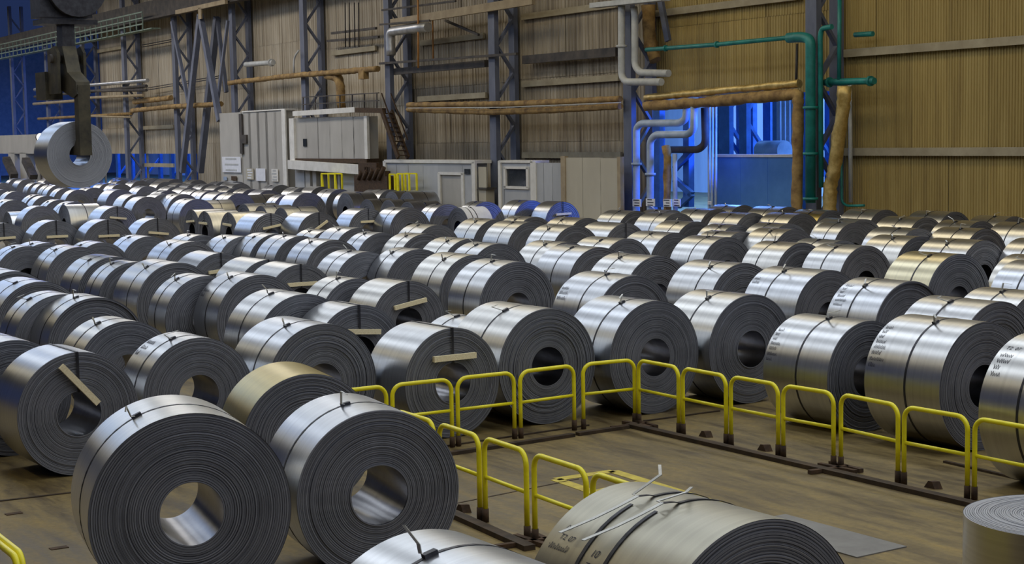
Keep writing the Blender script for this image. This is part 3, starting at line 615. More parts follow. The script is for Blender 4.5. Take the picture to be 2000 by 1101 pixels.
# ------------------------------------------------------------------ steel coils
BORE = 0.61
_cm = {}
def coil_mesh(D, nr, seg, var, outer, face='face', tele=0.0):
    key = (round(D, 2), nr, seg, var, outer, face, tele)
    if key in _cm: return _cm[key]
    g = random.Random(hash((var, nr, 17)) & 0xffff)
    R, r0 = D/2, BORE/2; b = MB(); dr = (R-r0)/nr
    ang = [2*math.pi*k/seg for k in range(seg)]
    def ringv(x, r):
        i = len(b.v)
        for a in ang: b.v.append(Vector((x, -math.sin(a)*r, math.cos(a)*r)))
        return i
    def strip(i, j, mi, sm, flip=False):
        for k in range(seg):
            k2 = (k+1) % seg; q = [i+k, i+k2, j+k2, j+k]; b.face(q[::-1] if flip else q, mi, sm)
    for sgn in (1, -1):                                                   # each end: wraps of uneven reach with grooves between
        prof = []; drift = 0.0
        for i in range(nr):
            drift = drift*0.75 + g.uniform(-0.004, 0.004); o = drift
            if g.random() < 0.10: o += g.choice((-0.009, 0.008))
            if tele and i >= nr-2: o += tele
            ra = r0+dr*i
            prof += [(0.5+o, ra), (0.5+o, ra+dr*0.80), (0.5+o-0.011, ra+dr*0.86), (0.5+o-0.011, ra+dr*0.985)]
        prof.append((0.5 + (tele if tele else 0)*1.0 - 0.004, R))
        prev = None
        for x, r in prof:
            c = ringv(sgn*x, r)
            if prev is not None: strip(prev, c, 1, False, sgn > 0)
            prev = c
    xs = 0.5 + tele - 0.004
    n = 2
    o1 = ringv(-xs, R); o2 = ringv(xs, R); strip(o1, o2, 0, True)
    i1 = ringv(-0.5, r0); i2 = ringv(0.5, r0); strip(i1, i2, 2, True, True)
    me = bpy.data.meshes.new('coil_body'); me.from_pydata([tuple(v) for v in b.v], [], b.f)
    for mm in (outer, face, 'bore'): me.materials.append(MAT[mm])
    me.polygons.foreach_set('material_index', b.mi); me.polygons.foreach_set('use_smooth', b.sm); me.update()
    _cm[key] = me; return me
_sm = {}
def strap_ring(D):
    key = round(D, 2)
    if key not in _sm:
        R = D/2+0.002; pts = [Vector((0, -math.sin(2*math.pi*k/48)*R, math.cos(2*math.pi*k/48)*R)) for k in range(49)]
        _sm[key] = MB().ribbon(pts, (1, 0, 0), 0.034, 0.006).mesh('strap', 'strap')
    return _sm[key]
def eye_strap(D, W):                                                      # strap through the bore, on top
    key = ('e', round(D, 2), round(W, 2))
    if key not in _sm:
        R, r, h = D/2+0.003, BORE/2-0.004, W/2+0.028
        P = [(-h, 0, r), (-h, 0, R), (h, 0, R), (h, 0, r), (-h, 0, r)]
        _sm[key] = MB().ribbon(P, (0, 1, 0), 0.036, 0.008).mesh('strap', 'strap')
    return _sm[key]
_tails = []
for k in range(6):                                                        # loose strap ends standing off the surface
    g = random.Random(40+k); sx = g.choice((-1, 1)); hgt = g.uniform(0.08, 0.24)
    P = [(0, 0, 0.006), (sx*0.03, -0.05, 0.03), (sx*g.uniform(0.02, 0.14), -g.uniform(0.0, 0.16), hgt), (sx*g.uniform(0.1, 0.3), g.uniform(-0.25, 0.1), hgt+g.uniform(-0.05, 0.1))]
    _tails.append(MB().ribbon(P, (1, 0.3, 0), 0.03, 0.008).mesh('strap_tail', 'tail'))
_knots = MB().box((0, 0, 0.012), (0.05, 0.10, 0.03)).mesh('strap_seal', 'strap')
_wood = MB().box((0, 0, 0), (0.06, 0.74, 0.085)).mesh('wood_bar', 'wood')
crng = random.Random(21)
def put(name, me, parent, loc, rot=(0, 0, 0), scale=None):
    o = obj(name, me, parent, loc); o.rotation_euler = rot
    if scale: o.scale = scale
    return o
def on_surface(parent, name, me, D, x, ang, z0=None):                     # piece lying on the outer wrap, 'ang' from top towards local -y
    R = D/2; zc = D/2 if z0 is None else z0
    return put(name, me, parent, (x, -math.sin(ang)*R, zc+math.cos(ang)*R), (ang, 0, 0))
def coil(loc, rotz, W, D, label, group=None, feat='', outer='outer', face='face', detail=1, var=0, tele=0.0, side=1, lift=0.0, strap_x=None):
    t = thing('steel_coil', label, 'steel coil', (loc[0], loc[1], lift), rotz, group)
    nr, seg = ((30, 96), (16, 56), (8, 36))[detail]
    put('body', coil_mesh(D, nr, seg, var % 3, outer, face, tele), t, (0, 0, D/2), (0, 0, 0), (W, 1, 1))
    if 'w' in feat or 's' in feat:
        put('strap', eye_strap(D, W), t, (0, 0, D/2))
        if 'w' in feat:
            tilt = {'w1': 0.0, 'w2': 0.16, 'w3': -0.12, 'w4': 0.55, 'w5': -0.85, 'w6': 0.2}.get(feat, crng.uniform(-0.08, 0.08))
            zz = D/2+BORE/2+0.09 if feat != 'w5' else D/2+BORE/2+0.1
            put('wood_bar', _wood, t, (W/2+0.075, 0, zz), (tilt, 0, 0))
    elif 'n' not in feat:
        x = strap_x if strap_x is not None else crng.uniform(-0.12, 0.12)*W
        st = put('strap', strap_ring(D), t, (x, 0, D/2))
        a = side*crng.uniform(0.15, 0.5)
        on_surface(st, 'strap_seal', _knots, D, 0, a, 0.0)
        if detail < 2: on_surface(st, 'strap_tail', _tails[crng.randrange(6)], D, 0, a, 0.0)
        if '2' in feat: put('strap', strap_ring(D), t, (x+0.22, 0, D/2))
    return t
def coil_text(t, D, W, lines, size, x0, ang0, step=1.25):
    R = D/2+0.004
    for k, ln in [(k, w) for k, l in enumerate(lines) for w in enumerate(l.split(' '))]:
        wi, ln = ln
        cu = bpy.data.curves.new('txt', 'FONT'); cu.body = ln; cu.size = size; cu.shear = 0.15
        to = bpy.data.objects.new('txt', cu); COL.objects.link(to)
        dg = bpy.context.evaluated_depsgraph_get(); me = bpy.data.meshes.new_from_object(to.evaluated_get(dg))
        COL.objects.unlink(to); bpy.data.objects.remove(to); bpy.data.curves.remove(cu)
        for v in me.vertices:
            a = ang0 + (k*size*step - v.co.y)/R
            v.co = Vector((x0+v.co.x+wi*size*1.6, -math.sin(a)*R, math.cos(a)*R))
        me.materials.clear(); me.materials.append(MAT['ink'])
        put('marking', me, t, (0, 0, D/2))

def coil_scrawl(t, D, W, lens, size, x0, ang0, step=1.3, seed=0):        # handwriting too blurred to read: one joined-up stroke per line
    R = D/2+0.004; g = random.Random(seed)
    for k, n in enumerate(lens):
        P = []; S = []
        for j in range(n*3+1):
            x = x0 + j*size*0.21 + g.uniform(-0.02, 0.02)*size
            y = (0.0 if j % 2 else 1.0)*size*g.uniform(0.55, 1.0)
            a = ang0 + (k*size*step - y)/R
            P.append(Vector((x, -math.sin(a)*R, math.cos(a)*R))); S.append(Vector((1, 0, 0)))
        MB_ = MB().ribbon(P, S, size*0.055, 0.002); put('marking', MB_.mesh('marking', 'ink'), t, (0, 0, D/2))

# name, axis, centre x, centre y, width, diameter, feature  (centre of the footprint; rows follow the photograph)
COILS = """
F1 X -21.50 14.30 1.50 1.82 -
F2 X -21.07 16.17 1.28 1.83 -
F3 X -20.87 18.04 1.30 1.82 -
F4 X -17.88 17.64 1.39 1.67 -
F5 X -15.87 17.83 1.40 1.81 -
F0 X -21.29 12.52 1.17 1.66 w
Fm1 X -22.20 10.76 1.40 1.79 -
Fm2 X -22.41 8.99 0.95 1.69 -
Fm3 X -22.10 7.08 1.11 1.69 w
Fm4 X -24.13 6.78 1.24 1.69 -
S1 X -28.67 18.59 1.25 1.91 -
S2 X -25.15 18.83 1.45 1.83 -
S3 X -25.85 22.22 1.45 1.83 -
S4 X -23.40 22.19 1.50 1.83 -
S5 X -20.60 21.57 1.13 1.83 -
S6 X -17.51 20.12 1.36 1.81 -
S7 X -18.11 21.96 1.18 1.79 -
R1 X -39.87 40.99 1.50 1.79 -
R2 X -35.44 38.11 1.50 1.79 -
R3 X -37.13 41.31 1.50 1.79 -
R4 X -32.71 37.54 1.30 1.79 -
R5 X -30.30 34.83 1.40 1.79 -
R6 X -31.73 33.81 1.39 1.79 -
R7 X -29.32 31.26 1.30 1.79 -
R8 X -27.29 31.18 1.50 1.79 -
R9 X -23.32 25.90 1.25 1.94 g
R10 X -21.24 26.59 1.06 1.83 -
R10b X -22.34 27.83 1.05 1.83 -
R11 X -25.86 32.47 1.28 1.79 -
R12 X -30.75 37.79 1.44 1.79 -
R13 X -34.29 40.88 1.33 1.74 -
R14 X -36.27 36.28 1.50 1.79 -
R15 X -34.91 34.70 1.10 1.79 -
R16 X -30.21 29.46 1.29 1.74 -
R17 X -27.94 27.94 1.30 1.79 -
R18 X -40.27 37.56 1.41 1.79 -
R19 X -41.87 40.44 1.50 1.74 g
R21 X -36.12 33.20 1.24 1.79 -
R22 X -34.05 31.42 1.30 1.79 -
R23 X -29.79 27.66 1.30 1.79 -
R24 X -32.59 27.68 1.31 1.81 -
R25 X -35.45 30.72 1.33 1.69 -
R26 X -37.48 32.44 1.08 1.74 -
R27 X -41.88 36.82 1.46 1.79 -
R28 X -46.59 40.60 1.37 1.79 -
R29 X -44.23 40.58 1.50 1.79 -
R30 X -45.11 37.99 1.50 1.79 -
R31 X -44.00 35.31 1.50 1.79 -
R31b X -46.53 37.21 1.26 1.74 -
R32 X -39.26 32.21 1.30 1.79 -
R33 X -35.20 28.03 1.47 1.81 -
R34 X -46.35 35.36 1.44 1.79 -
R35 X -41.08 30.81 1.50 1.74 s
R36 X -43.81 31.32 1.50 1.79 -
R37 X -39.90 28.08 1.44 1.83 -
R38 X -34.48 25.80 1.50 1.79 -
R39 X -34.39 23.92 1.23 1.79 -
R40 X -31.94 23.02 1.50 1.83 -
R41 X -28.71 22.24 1.49 1.83 -
R42 X -45.02 28.59 1.37 1.83 -
R43 X -42.71 28.35 1.50 1.83 -
R44 X -46.67 31.27 1.24 1.74 -
R45 X -45.04 26.38 1.36 1.74 -
R46 X -40.31 23.22 1.08 1.79 -
R47 X -37.55 22.92 1.30 1.79 -
R48 X -34.70 22.07 1.13 1.83 -
R49 X -31.62 19.34 1.34 1.86 -
R50 X -34.07 19.44 0.97 1.86 -
R51 X -35.19 18.58 1.19 1.79 -
R52 X -40.07 20.18 1.30 1.79 -
R53 X -41.81 22.72 0.95 1.79 -
R54 X -44.85 23.46 1.36 1.79 -
R55 X -46.74 23.42 1.33 1.64 -
R56 X -42.39 20.33 1.24 1.79 -
R57 X -43.90 20.28 1.18 1.79 -
R58 X -45.23 19.82 1.40 1.69 -
M1 X -34.10 16.26 1.30 1.69 w
M2 X -36.05 16.33 1.44 1.69 s
M3 X -39.07 16.44 1.36 1.69 w
M4 X -43.35 17.40 1.47 1.74 -
M5 X -46.75 17.46 1.34 1.74 -
M5b X -46.86 19.21 1.23 1.69 -
M6 X -45.76 15.71 1.13 1.69 -
N1 X -44.09 13.10 0.95 1.79 -
N2 X -45.19 13.94 1.18 1.79 -
N3 X -42.21 13.84 1.33 1.83 -
N4 X -37.92 13.24 1.33 1.83 -
N5 X -36.19 13.17 0.95 1.79 -
N6 X -34.27 13.32 1.49 1.89 -
N7 X -31.37 12.88 0.97 1.79 -
N8 X -30.11 13.44 1.16 1.86 -
N9 X -26.22 12.44 1.39 1.83 -
N10 X -24.89 12.93 0.95 1.69 w
O1 X -29.93 15.55 0.95 1.66 -
O2 X -28.47 15.90 1.11 1.68 w
O3 X -23.25 14.36 0.95 1.49 -
P0 X -35.90 10.23 1.50 1.79 -
P2 X -32.85 9.86 1.50 1.79 -
P3 X -29.52 9.31 0.95 1.79 -
P4 X -28.51 9.58 0.97 1.79 -
P5 X -25.36 9.00 0.98 1.68 -
W1 X -56.99 16.21 0.95 1.83 w
W2 X -55.86 17.68 0.95 1.89 w
W3 X -54.75 19.12 0.95 1.89 w
W4 X -55.41 21.16 0.95 1.83 w
W5 X -68.75 24.41 1.47 1.79 w
X1 X -80.71 23.49 1.50 1.83 -
X2 X -71.12 21.92 0.95 1.83 -
X3 X -96.71 28.43 0.99 1.79 -
X4 X -88.79 27.34 0.95 1.79 -
X5 X -86.16 26.91 0.95 1.79 -
X6 X -79.51 25.45 0.95 1.79 -
X7 X -75.97 25.02 1.02 1.79 -
s1 X -134.51 39.74 0.95 1.79 -
s2 X -128.40 38.65 1.50 1.83 -
s3 X -117.80 36.27 1.05 1.79 -
s4 X -114.73 35.87 1.01 1.79 -
s5 X -109.56 34.74 0.96 1.79 -
s6 X -106.54 34.16 0.95 1.83 -
s7 X -100.34 32.63 0.96 1.79 -
s8 X -94.37 31.43 0.95 1.83 -
s9 X -95.64 32.70 1.50 1.89 -
s10 X -90.23 32.37 1.49 1.89 -
s11 X -82.49 30.45 1.34 1.83 -
s12 X -78.23 29.47 1.18 1.83 -
s13 X -79.81 30.96 1.33 1.89 -
s14 X -78.39 31.37 1.42 1.89 -
s15 X -71.09 29.07 1.40 1.89 -
t1 X -119.75 34.27 1.50 1.79 -
t2 X -101.81 29.08 1.50 1.79 -
t3 X -128.96 40.69 1.50 1.79 -
q1 X -111.38 39.16 1.44 1.74 -
q2 X -106.27 38.22 1.50 1.79 -
q3 X -127.14 45.97 1.50 1.74 -
q4 X -119.76 43.31 1.50 1.74 -
q5 X -113.86 42.43 1.50 1.79 -
q6 X -118.40 45.11 1.50 1.79 -
q7 X -119.94 45.83 1.50 1.79 -
q8 X -108.22 42.13 1.50 1.79 -
q9 X -115.32 45.67 1.50 1.79 -
q10 X -116.86 45.73 1.50 1.79 -
q11 X -97.43 36.73 1.50 1.83 -
q12 X -95.89 37.93 1.50 1.79 -
q13 X -105.04 42.09 1.44 1.74 -
q14 X -102.15 41.77 1.47 1.74 -
q15 X -110.59 45.48 1.50 1.79 -
q16 X -98.70 41.36 1.49 1.79 -
q17 X -92.32 37.39 1.50 1.79 -
q18 X -88.26 34.47 1.31 1.79 -
q19 X -88.20 36.32 1.50 1.79 -
q20 X -84.92 35.68 1.50 1.83 -
q21 X -93.70 40.08 1.48 1.79 -
q22 X -90.38 39.46 1.49 1.74 -
q23 X -103.46 44.38 1.50 1.79 -
q24 X -100.97 44.28 1.50 1.83 -
q25 X -98.38 43.35 1.50 1.79 -
q26 X -87.37 39.17 1.42 1.74 -
q27 X -81.40 34.88 1.50 1.81 -
q28 X -78.53 34.45 1.50 1.83 -
q29 X -83.00 38.22 1.46 1.79 -
q30 X -91.68 43.07 1.50 1.79 -
q31 X -77.13 36.59 1.03 1.69 -
q32 X -72.62 35.46 1.50 1.94 -
q33 X -87.05 42.25 1.48 1.74 -
q34 X -85.52 42.69 1.50 1.79 -
q35 X -79.00 40.53 1.50 1.83 -
q36 X -78.18 42.58 0.95 1.74 -
q37 X -76.60 42.31 1.47 1.79 -
q38 X -76.79 40.51 1.44 1.74 -
Wa X -56.44 25.91 1.45 1.79 w
Wb X -54.81 27.07 1.50 1.83 w
Wc X -56.64 30.22 1.18 1.79 w
Wd X -55.21 31.22 1.37 1.83 -
We X -57.23 34.25 1.01 1.79 -
Ba X -57.20 36.11 0.95 1.83 -
Bb X -56.75 37.98 1.16 1.83 -
Bc X -55.10 38.45 1.07 1.79 w
Ya Y -73.05 21.74 1.22 1.54 -
Yb Y -71.43 23.92 1.50 1.83 -
Yc Y -78.94 36.16 1.50 1.69 -
Yd Y -73.64 31.32 1.50 1.69 -
Ye Y -62.82 26.35 1.34 1.74 w
Yf Y -60.92 26.10 1.32 1.74 w
Yg Y -59.03 26.37 1.44 1.74 w
Yh Y -67.77 30.93 1.50 1.69 -
Yi Y -66.05 30.93 1.39 1.64 -
Yj Y -62.59 30.32 1.50 1.69 -
Yk Y -70.69 37.58 1.44 1.89 -
Yl Y -67.40 36.89 1.23 1.69 -
Ym Y -65.68 37.08 1.25 1.69 -
Yn Y -62.84 36.57 1.45 1.69 -
Yo Y -74.96 42.57 1.50 1.74 -
Yp Y -73.19 42.50 1.50 1.74 -
Wf Y -55.84 34.77 1.17 1.69 -
"""
UNIQ = {
 'F1': 'dark-faced steel coil behind the barriers, second coil left of the barrier corner coil',
 'F2': 'dark-faced steel coil directly behind the barrier corner',
 'F3': 'dark-faced steel coil with a clear round bore, right of the barrier corner coil',
 'F4': 'bright steel coil with dark handwriting behind the fourth barrier right of the corner',
 'F5': 'bright steel coil with blue-black handwriting, largest of the coils behind the right-hand barriers',
 'F0': 'steel coil with a level pale wood bar over its bore behind the leftmost barriers',
 'Fm1': 'steel coil with evenly ringed grey face beside the coil with the level wood bar',
 'Fm2': 'grey steel coil lying just behind the yellowish coil',
 'Fm3': 'dark steel coil with a wood bar tilted steeply across its face',
 'Fm4': 'steel coil cut off by the frame behind the coil with the steeply tilted wood bar',
 'P5': 'steel coil with its bore showing, lying behind the coil with the steeply tilted wood bar',
 'P4': 'steel coil with its outer wrap slid out past the rim, in the left row',
 'P3': 'steel coil hidden behind the coil with the slid-out outer wrap',
 'S1': 'grey-faced steel coil with an open bore, end of the long row above the barriers',
 'S2': 'steel coil with dark writing low on its side, behind the barrier corner coil',
 'S3': 'bright steel coil in the second row behind the corner, with two kinked strap ends',
 'S4': 'broad bright steel coil in the second row behind the barriers',
 'S5': 'bright steel coil with faint writing and a loose outer rim in the second row',
 'S6': 'bright plain steel coil behind the coil with blue-black handwriting',
 'S7': 'bright steel coil with a wire loop on top, at the frame edge',
 'R9': 'yellow-tinged steel coil with a brown face and its bore showing',
 'R19': 'yellow-tinged steel coil against the foot of the gold foil pipe',
 'R31': 'dusty pale steel coil with crumpled paper on top, under the white pipe tags',
 'R35': 'steel coil with a black strap straight down its face in the middle rows',
 'O2': 'steel coil with a slightly tilted wood bar and a black strap down its face',
 'O3': 'small steel coil squeezed behind the coil with the level wood bar',
 'N10': 'steel coil with a black strap down its face beside the long dark row',
 'N9': 'steel coil at the near end of the long dark left row',
 'N8': 'steel coil with blue-dark sides and a bent strap on top in the long left row',
 'M1': 'steel coil with a long pale wood bar half hidden below its strap',
 'M3': 'steel coil with a short pale wood bar end showing in the left rows',
 'Wf': 'white wrapped coil with two dark straps, turned sideways before the first cabin',
 'Ba': 'steel coil with a plain blue-lit face beside the white wrapped coil',
 'Bb': 'steel coil with a half blue-lit face, middle of the three blue-faced coils',
 'Bc': 'steel coil with a blue-lit face and a pale bar across it',
 'Wa': 'steel coil with a wood bar tilted up to the right, before the sideways coils',
 'Wb': 'steel coil with a wood bar tilted steeply up to the right',
 'Wc': 'steel coil with a level wood bar in the middle rows below the rusty machine',
 'Ya': 'short bright coil turned sideways at the left edge',
 'Yb': 'long bright coil turned sideways, below the hanging coil',
 'W5': 'steel coil with a slanted wood bar right of the long sideways coil',
}
ORD = ['first', 'second', 'third', 'fourth', 'fifth', 'sixth', 'seventh', 'eighth', 'ninth']
for _k, _n in enumerate(('N7', 'N6', 'N5', 'N4', 'N3', 'N2', 'N1')): UNIQ[_n] = ORD[_k+2]+' blue-dark-sided steel coil from the near end of the long left row'
for _k, _n in enumerate(('R49', 'R50', 'R51', 'R52', 'R56', 'R57', 'R58')): UNIQ[_n] = ORD[_k]+' steel coil behind the grey-faced open-bored coil in its row'
for _k, _n in enumerate(('R48', 'R47', 'R46', 'R53', 'R54', 'R55')): UNIQ[_n] = ORD[_k]+' steel coil from the near end of the row behind the open-bored coil\'s row'
for _k, _n in enumerate(('P2', 'P0')): UNIQ[_n] = ORD[_k]+' steel coil behind the slid-out-wrap coil pair in its row'
UNIQ.update({'O1': 'small steel coil right behind the coil with the slightly tilted wood bar', 'M2': 'steel coil between the two coils with half-hidden wood bars', 'M4': 'steel coil with a crumpled strap on its side, behind the short-bar coil',
 'M5': 'steel coil with a bright blue-green streak on its side in the short left row', 'M6': 'steel coil with a brownish face alone behind the long left row', 'M5b': 'steel coil peeking over the coil with the blue-green streak',
 'R17': 'bright steel coil just left of the yellow-tinged coil', 'R8': 'bright steel coil just behind the yellow-tinged coil', 'R10': 'bright steel coil right of the yellow-tinged coil at the frame edge', 'R10b': 'bright steel coil hidden behind the one right of the yellow-tinged coil',
 'R40': 'bright steel coil with a standing strap end beside the dark-writing coil\'s row', 'R33': 'bright steel coil with small handwriting before the black-strapped coil'})
def zone(n, t, X, Y, f):
    if t == 'Y': return ('dark-ended steel coil turned sideways with a wood bar', 'sideways coils with wood bars') if 'w' in f else ('steel coil turned sideways among the middle rows', 'coils turned sideways')
    k = n[0]
    if k == 'W': return 'dark-faced steel coil with a wood bar over its bore, left of the sideways coils', 'wood-barred coils at the left'
    if k == 'q' or k == 't':
        w = 'before the slanted props' if X < -118 else ('before the tall beige housing' if X < -97 else 'before the raised housing and the yellow stands')
        return 'small-looking steel coil in the farthest rows '+w, 'far rows '+w
    if k in 's': return 'steel coil in the long far row below the hanging coil', 'far row below the hanging coil'
    if k == 'X': return 'steel coil in the far left row behind the sideways bright coils', 'far left row'
    if k in 'NP': return 'steel coil with blue-dark sides in the long left rows', 'long left rows'
    if k in 'MO': return 'steel coil in the short rows between the long left row and the wood-barred coils', 'short middle-left rows'
    if X > -42 and Y > 21:
        w = 'against the ribbed yellow wall' if Y > 38.5 else ('second from the ribbed yellow wall' if Y > 33 else ('midway to the ribbed yellow wall' if Y > 27 else 'just beyond the handwritten coils'))
        return 'bright strapped steel coil in the right-hand row '+w, 'right-hand rows '+w
    w = 'before the blue opening' if Y > 35 else ('before the two cabins' if Y > 26 else 'beyond the barrier corner')
    return 'bright strapped steel coil in the middle rows '+w, 'middle rows '+w
WF = {'F0': 'w1', 'Fm3': 'w5', 'O2': 'w2', 'Wa': 'w2', 'Wb': 'w4', 'Wc': 'w1', 'W2': 'w1', 'W3': 'w1', 'W4': 'w3', 'M1': 'w1', 'W5': 'w3'}
COIL = {}
for i, ln in enumerate(COILS.strip().split('\n')):
    n, ty, X, Y, W, D, f = ln.split(); X, Y, W, D = map(float, (X, Y, W, D))
    dist = math.hypot(X, Y); det = 0 if dist < 33 else (1 if dist < 62 else 2)
    lab, grp = (UNIQ[n], None) if n in UNIQ else zone(n, ty, X, Y, f)
    f = '' if f in '-g' else f
    if n in WF: f = WF[n]
    elif 'w' in f: f = 'w'
    elif f != 's' and n[0] in 'qtsX' and crng.random() < 0.5: f = 'n'
    outer = 'gold' if n == 'R19' else 'tinged' if n == 'R9' else ('white' if n == 'Wf' else 'outer')
    rz = 0.0 if ty == 'X' else -math.pi/2
    if ty == 'X': rz += crng.uniform(-0.01, 0.01)
    if n == 'Wf': f = '2'
    COIL[n] = (coil((X, Y), rz, W, D, lab, grp, f, outer, 'face', det, i, 0.045 if n in ('P4',) else (0.03 if n == 'S5' else 0.0), 1 if ty == 'X' else -1), D, W)
# handwriting
for k, (n, L, sz, a0) in enumerate((('F5', [3, 2, 2, 4, 5, 4, 6, 3], 0.07, 0.62), ('F4', [3, 2, 2, 5, 4, 5, 3], 0.065, 0.75), ('S5', [4, 2, 2, 4, 6, 5], 0.07, 0.55),
                     ('S2', [4, 5, 5], 0.09, 0.85), ('S4', [3, 4], 0.08, 0.72), ('N8', [5, 3], 0.09, 0.9), ('Fm2', [5, 4, 2], 0.09, 0.55), ('R33', [5, 3], 0.08, 0.75))):
    t, D, W = COIL[n]; coil_scrawl(t, D, W, L, sz, -W/2+0.05, a0, seed=k)
# foreground coils lying loose on the open floor
def place(px, py, D, W, back):                                            # face-top pixel -> centre of footprint, 'back' = rotation of the axis
    p = onz(px, py, D); c = Vector((math.cos(back), math.sin(back), 0)); return p - c*(W/2)
def loose(px, py, D, W, rot, label, **kw):
    c = place(px, py, D, W, rot); return coil((c.x, c.y), rot, W, D, label, detail=0, **kw)
loose(368, 807, 1.94, 1.25, R_(-11.3), 'big dark-faced steel coil on the open floor with a kinked loose strap and open bore', var=1, feat='')
loose(737, 801, 1.75, 1.28, R_(-9.5), 'steel coil on the open floor with a stepped wide bore, beside the big dark-faced coil', var=2)
loose(600, 730, 1.66, 1.25, R_(-11), 'yellowish steel coil between the big dark-faced coil and the rows', outer='gold', var=0, feat='n')
cD = loose(1484, 1016, 1.90, 1.52, R_(0), 'dull beige-grey steel coil with two kinked straps and handwriting before the barriers', outer='matte', var=1, feat='n')
pC = onz(813, 1035, 1.85); coil((pC.x+0.65, pC.y), 0.0, 1.3, 1.85, 'pale blue-grey steel coil with one loose strap, cut off by the bottom of the picture', detail=0, var=0, strap_x=-0.1)
pF6 = onz(2010, 648, 1.9); tF6 = coil((pF6.x+0.65, pF6.y), 0.0, 1.3, 1.9, 'steel coil with faint handwriting at the frame edge behind the last barrier', detail=0, var=2)
coil_text(tF6, 1.9, 1.3, ['T2 07'], 0.085, -0.58, 0.6); coil_scrawl(tF6, 1.9, 1.3, [4, 4, 2, 3], 0.075, -0.58, 0.74, seed=31)
# straps and writing of the dull coil
coil_text(cD, 1.9, 1.52, ['01', 'T2 07'], 0.065, -0.62, 0.72); coil_scrawl(cD, 1.9, 1.52, [6], 0.06, -0.68, 0.90, seed=32); coil_text(cD, 1.9, 1.52, ['10', 'T2 07', '100'], 0.085, -0.20, 0.86)
def surf(x, a, h=0.0): R = 0.95+h; return Vector((x, -math.sin(a)*R, 0.95+math.cos(a)*R))
for x0, k in ((-0.26, 0), (0.02, 1)):
    P = [surf(x0+0.0, a, 0.006) for a in [-1.2+0.1*i for i in range(14)]] + [surf(x0+0.01, 0.16, 0.03), surf(x0+0.02, 0.26, 0.06)]
    MB().ribbon(P, (1, 0, 0), 0.034, 0.006).build('strap', 'strap', cD)
    P = [surf(x0+0.02, 0.26, 0.06), surf(x0-0.06, 0.24, 0.05), surf(x0+0.04, 0.06, 0.16-0.08*k), surf(x0-0.22+0.1*k, -0.12, 0.17-0.1*k)]
    MB().ribbon(P, (1, 0.2, 0.1), 0.03, 0.006).build('strap_tail', 'tail', cD)
    P = [surf(x0+0.02, 0.26, 0.06), surf(x0-0.02, 0.42, 0.05), surf(x0-0.10, 0.60, 0.06), surf(x0-0.25, 0.80, 0.10)]
    MB().ribbon(P, (1, 0.1, 0), 0.034, 0.006).build('strap_tail', 'tail', cD)
    P = [surf(x0-0.02, 0.3+0.1*i, 0.006) for i in range(12)]
    MB().ribbon(P, (1, 0, 0), 0.034, 0.006).build('strap', 'strap', cD)
# coil standing on end at the right edge
pE = onz(2083, 1004, 1.1); tE = thing('steel_coil', 'steel coil standing on end with a spiral ringed top at the frame edge', 'steel coil', (pE.x, pE.y, 0))
bE = put('body', coil_mesh(1.76, 30, 96, 1, 'outer', 'face_lit'), tE, (0, 0, 0.55), (0, -math.pi/2, 0), (1.08, 1, 1))
# hanging coil on the crane hook
zc = 4.36; dist = 1.9*FPX/130.0
d = ray(156, 302); ch = CAMP + d*(dist/d.dot(FW))
tH = coil((ch.x-0.6, ch.y), 0.0, 1.2, 1.9, 'steel coil with a lit grey face hanging from the crane hook', feat='n', face='face_lit', detail=0, var=2, lift=ch.z-0.95)
th = thing('crane_hook', 'dark steel C-hook and block carrying the hanging coil', 'crane hook', (ch.x, ch.y, ch.z), 0, None, True)
XA = Vector((1, 0, 0)); cz = ch.z
def HP(dx, dy, dz): return Vector((ch.x+dx, ch.y+dy, cz+dz))
# lower arm through the bore and spine rising before the near face
MB().prism([HP(-1.3, -0.17, 0.02), HP(0.56, -0.17, -0.02), HP(0.56, -0.17, 1.95), HP(0.22, -0.17, 1.95), HP(0.20, -0.17, 0.42), HP(0.05, -0.17, 0.26), HP(-1.3, -0.17, 0.26)], (0, 0.34, 0)).build('hook_body', 'hook', th)
MB().prism([HP(0.56, -0.2, 1.7), HP(0.5, -0.2, 2.05), HP(-0.2, -0.2, 2.35), HP(-0.55, -0.2, 3.1), HP(-1.15, -0.2, 3.1), HP(-1.2, -0.2, 1.95), HP(0.2, -0.2, 1.6)], (0, 0.4, 0)).build('neck', 'hook', th)
MB().box(HP(-1.75, -0.25, 2.0), (0.9, 0.5, 0.8)).build('counterweight', 'hook', th)
for dy in (-0.42, 0.34): MB().prism([HP(-1.25, dy, 1.75), HP(-0.4, dy, 1.75), HP(-0.35, dy, 2.9), HP(-0.6, dy, 3.1), HP(-1.25, dy, 3.0)], (0, 0.08, 0)).build('cheek_plate', 'hook', th)
MB().tube([HP(-0.8, -0.5, 2.75), HP(-0.8, 0.5, 2.75)], 0.12, 12).build('pin', 'darksteel', th)
MB().box(HP(-0.8, 0, 3.35), (0.5, 0.36, 1.0)).build('shank', 'strap', th)
MB().box(HP(-0.8, 0.0, 3.78), (0.9, 1.6, 0.14)).build('yoke', 'strap', th)
MB().tube([HP(-0.30, 0.15, 4.75), HP(-0.05, 0.15, 4.75)], 0.85, 28).build('sheave', 'strap', th)
MB().box(HP(-0.8, -0.1, 4.7), (0.9, 1.5, 1.6)).build('block_housing', 'strap', th)
for k in range(4): MB().tube([HP(-0.9+0.14*k, 0.6 if k % 2 else -0.6, 5.3), HP(-0.9+0.14*k, 0.6 if k % 2 else -0.6, 13.6)], 0.03, 6).build('rope', 'strap', th)
MB().box(HP(-0.7, 0, 13.9), (3.0, 2.2, 0.8)).build('trolley', 'darksteel', th)

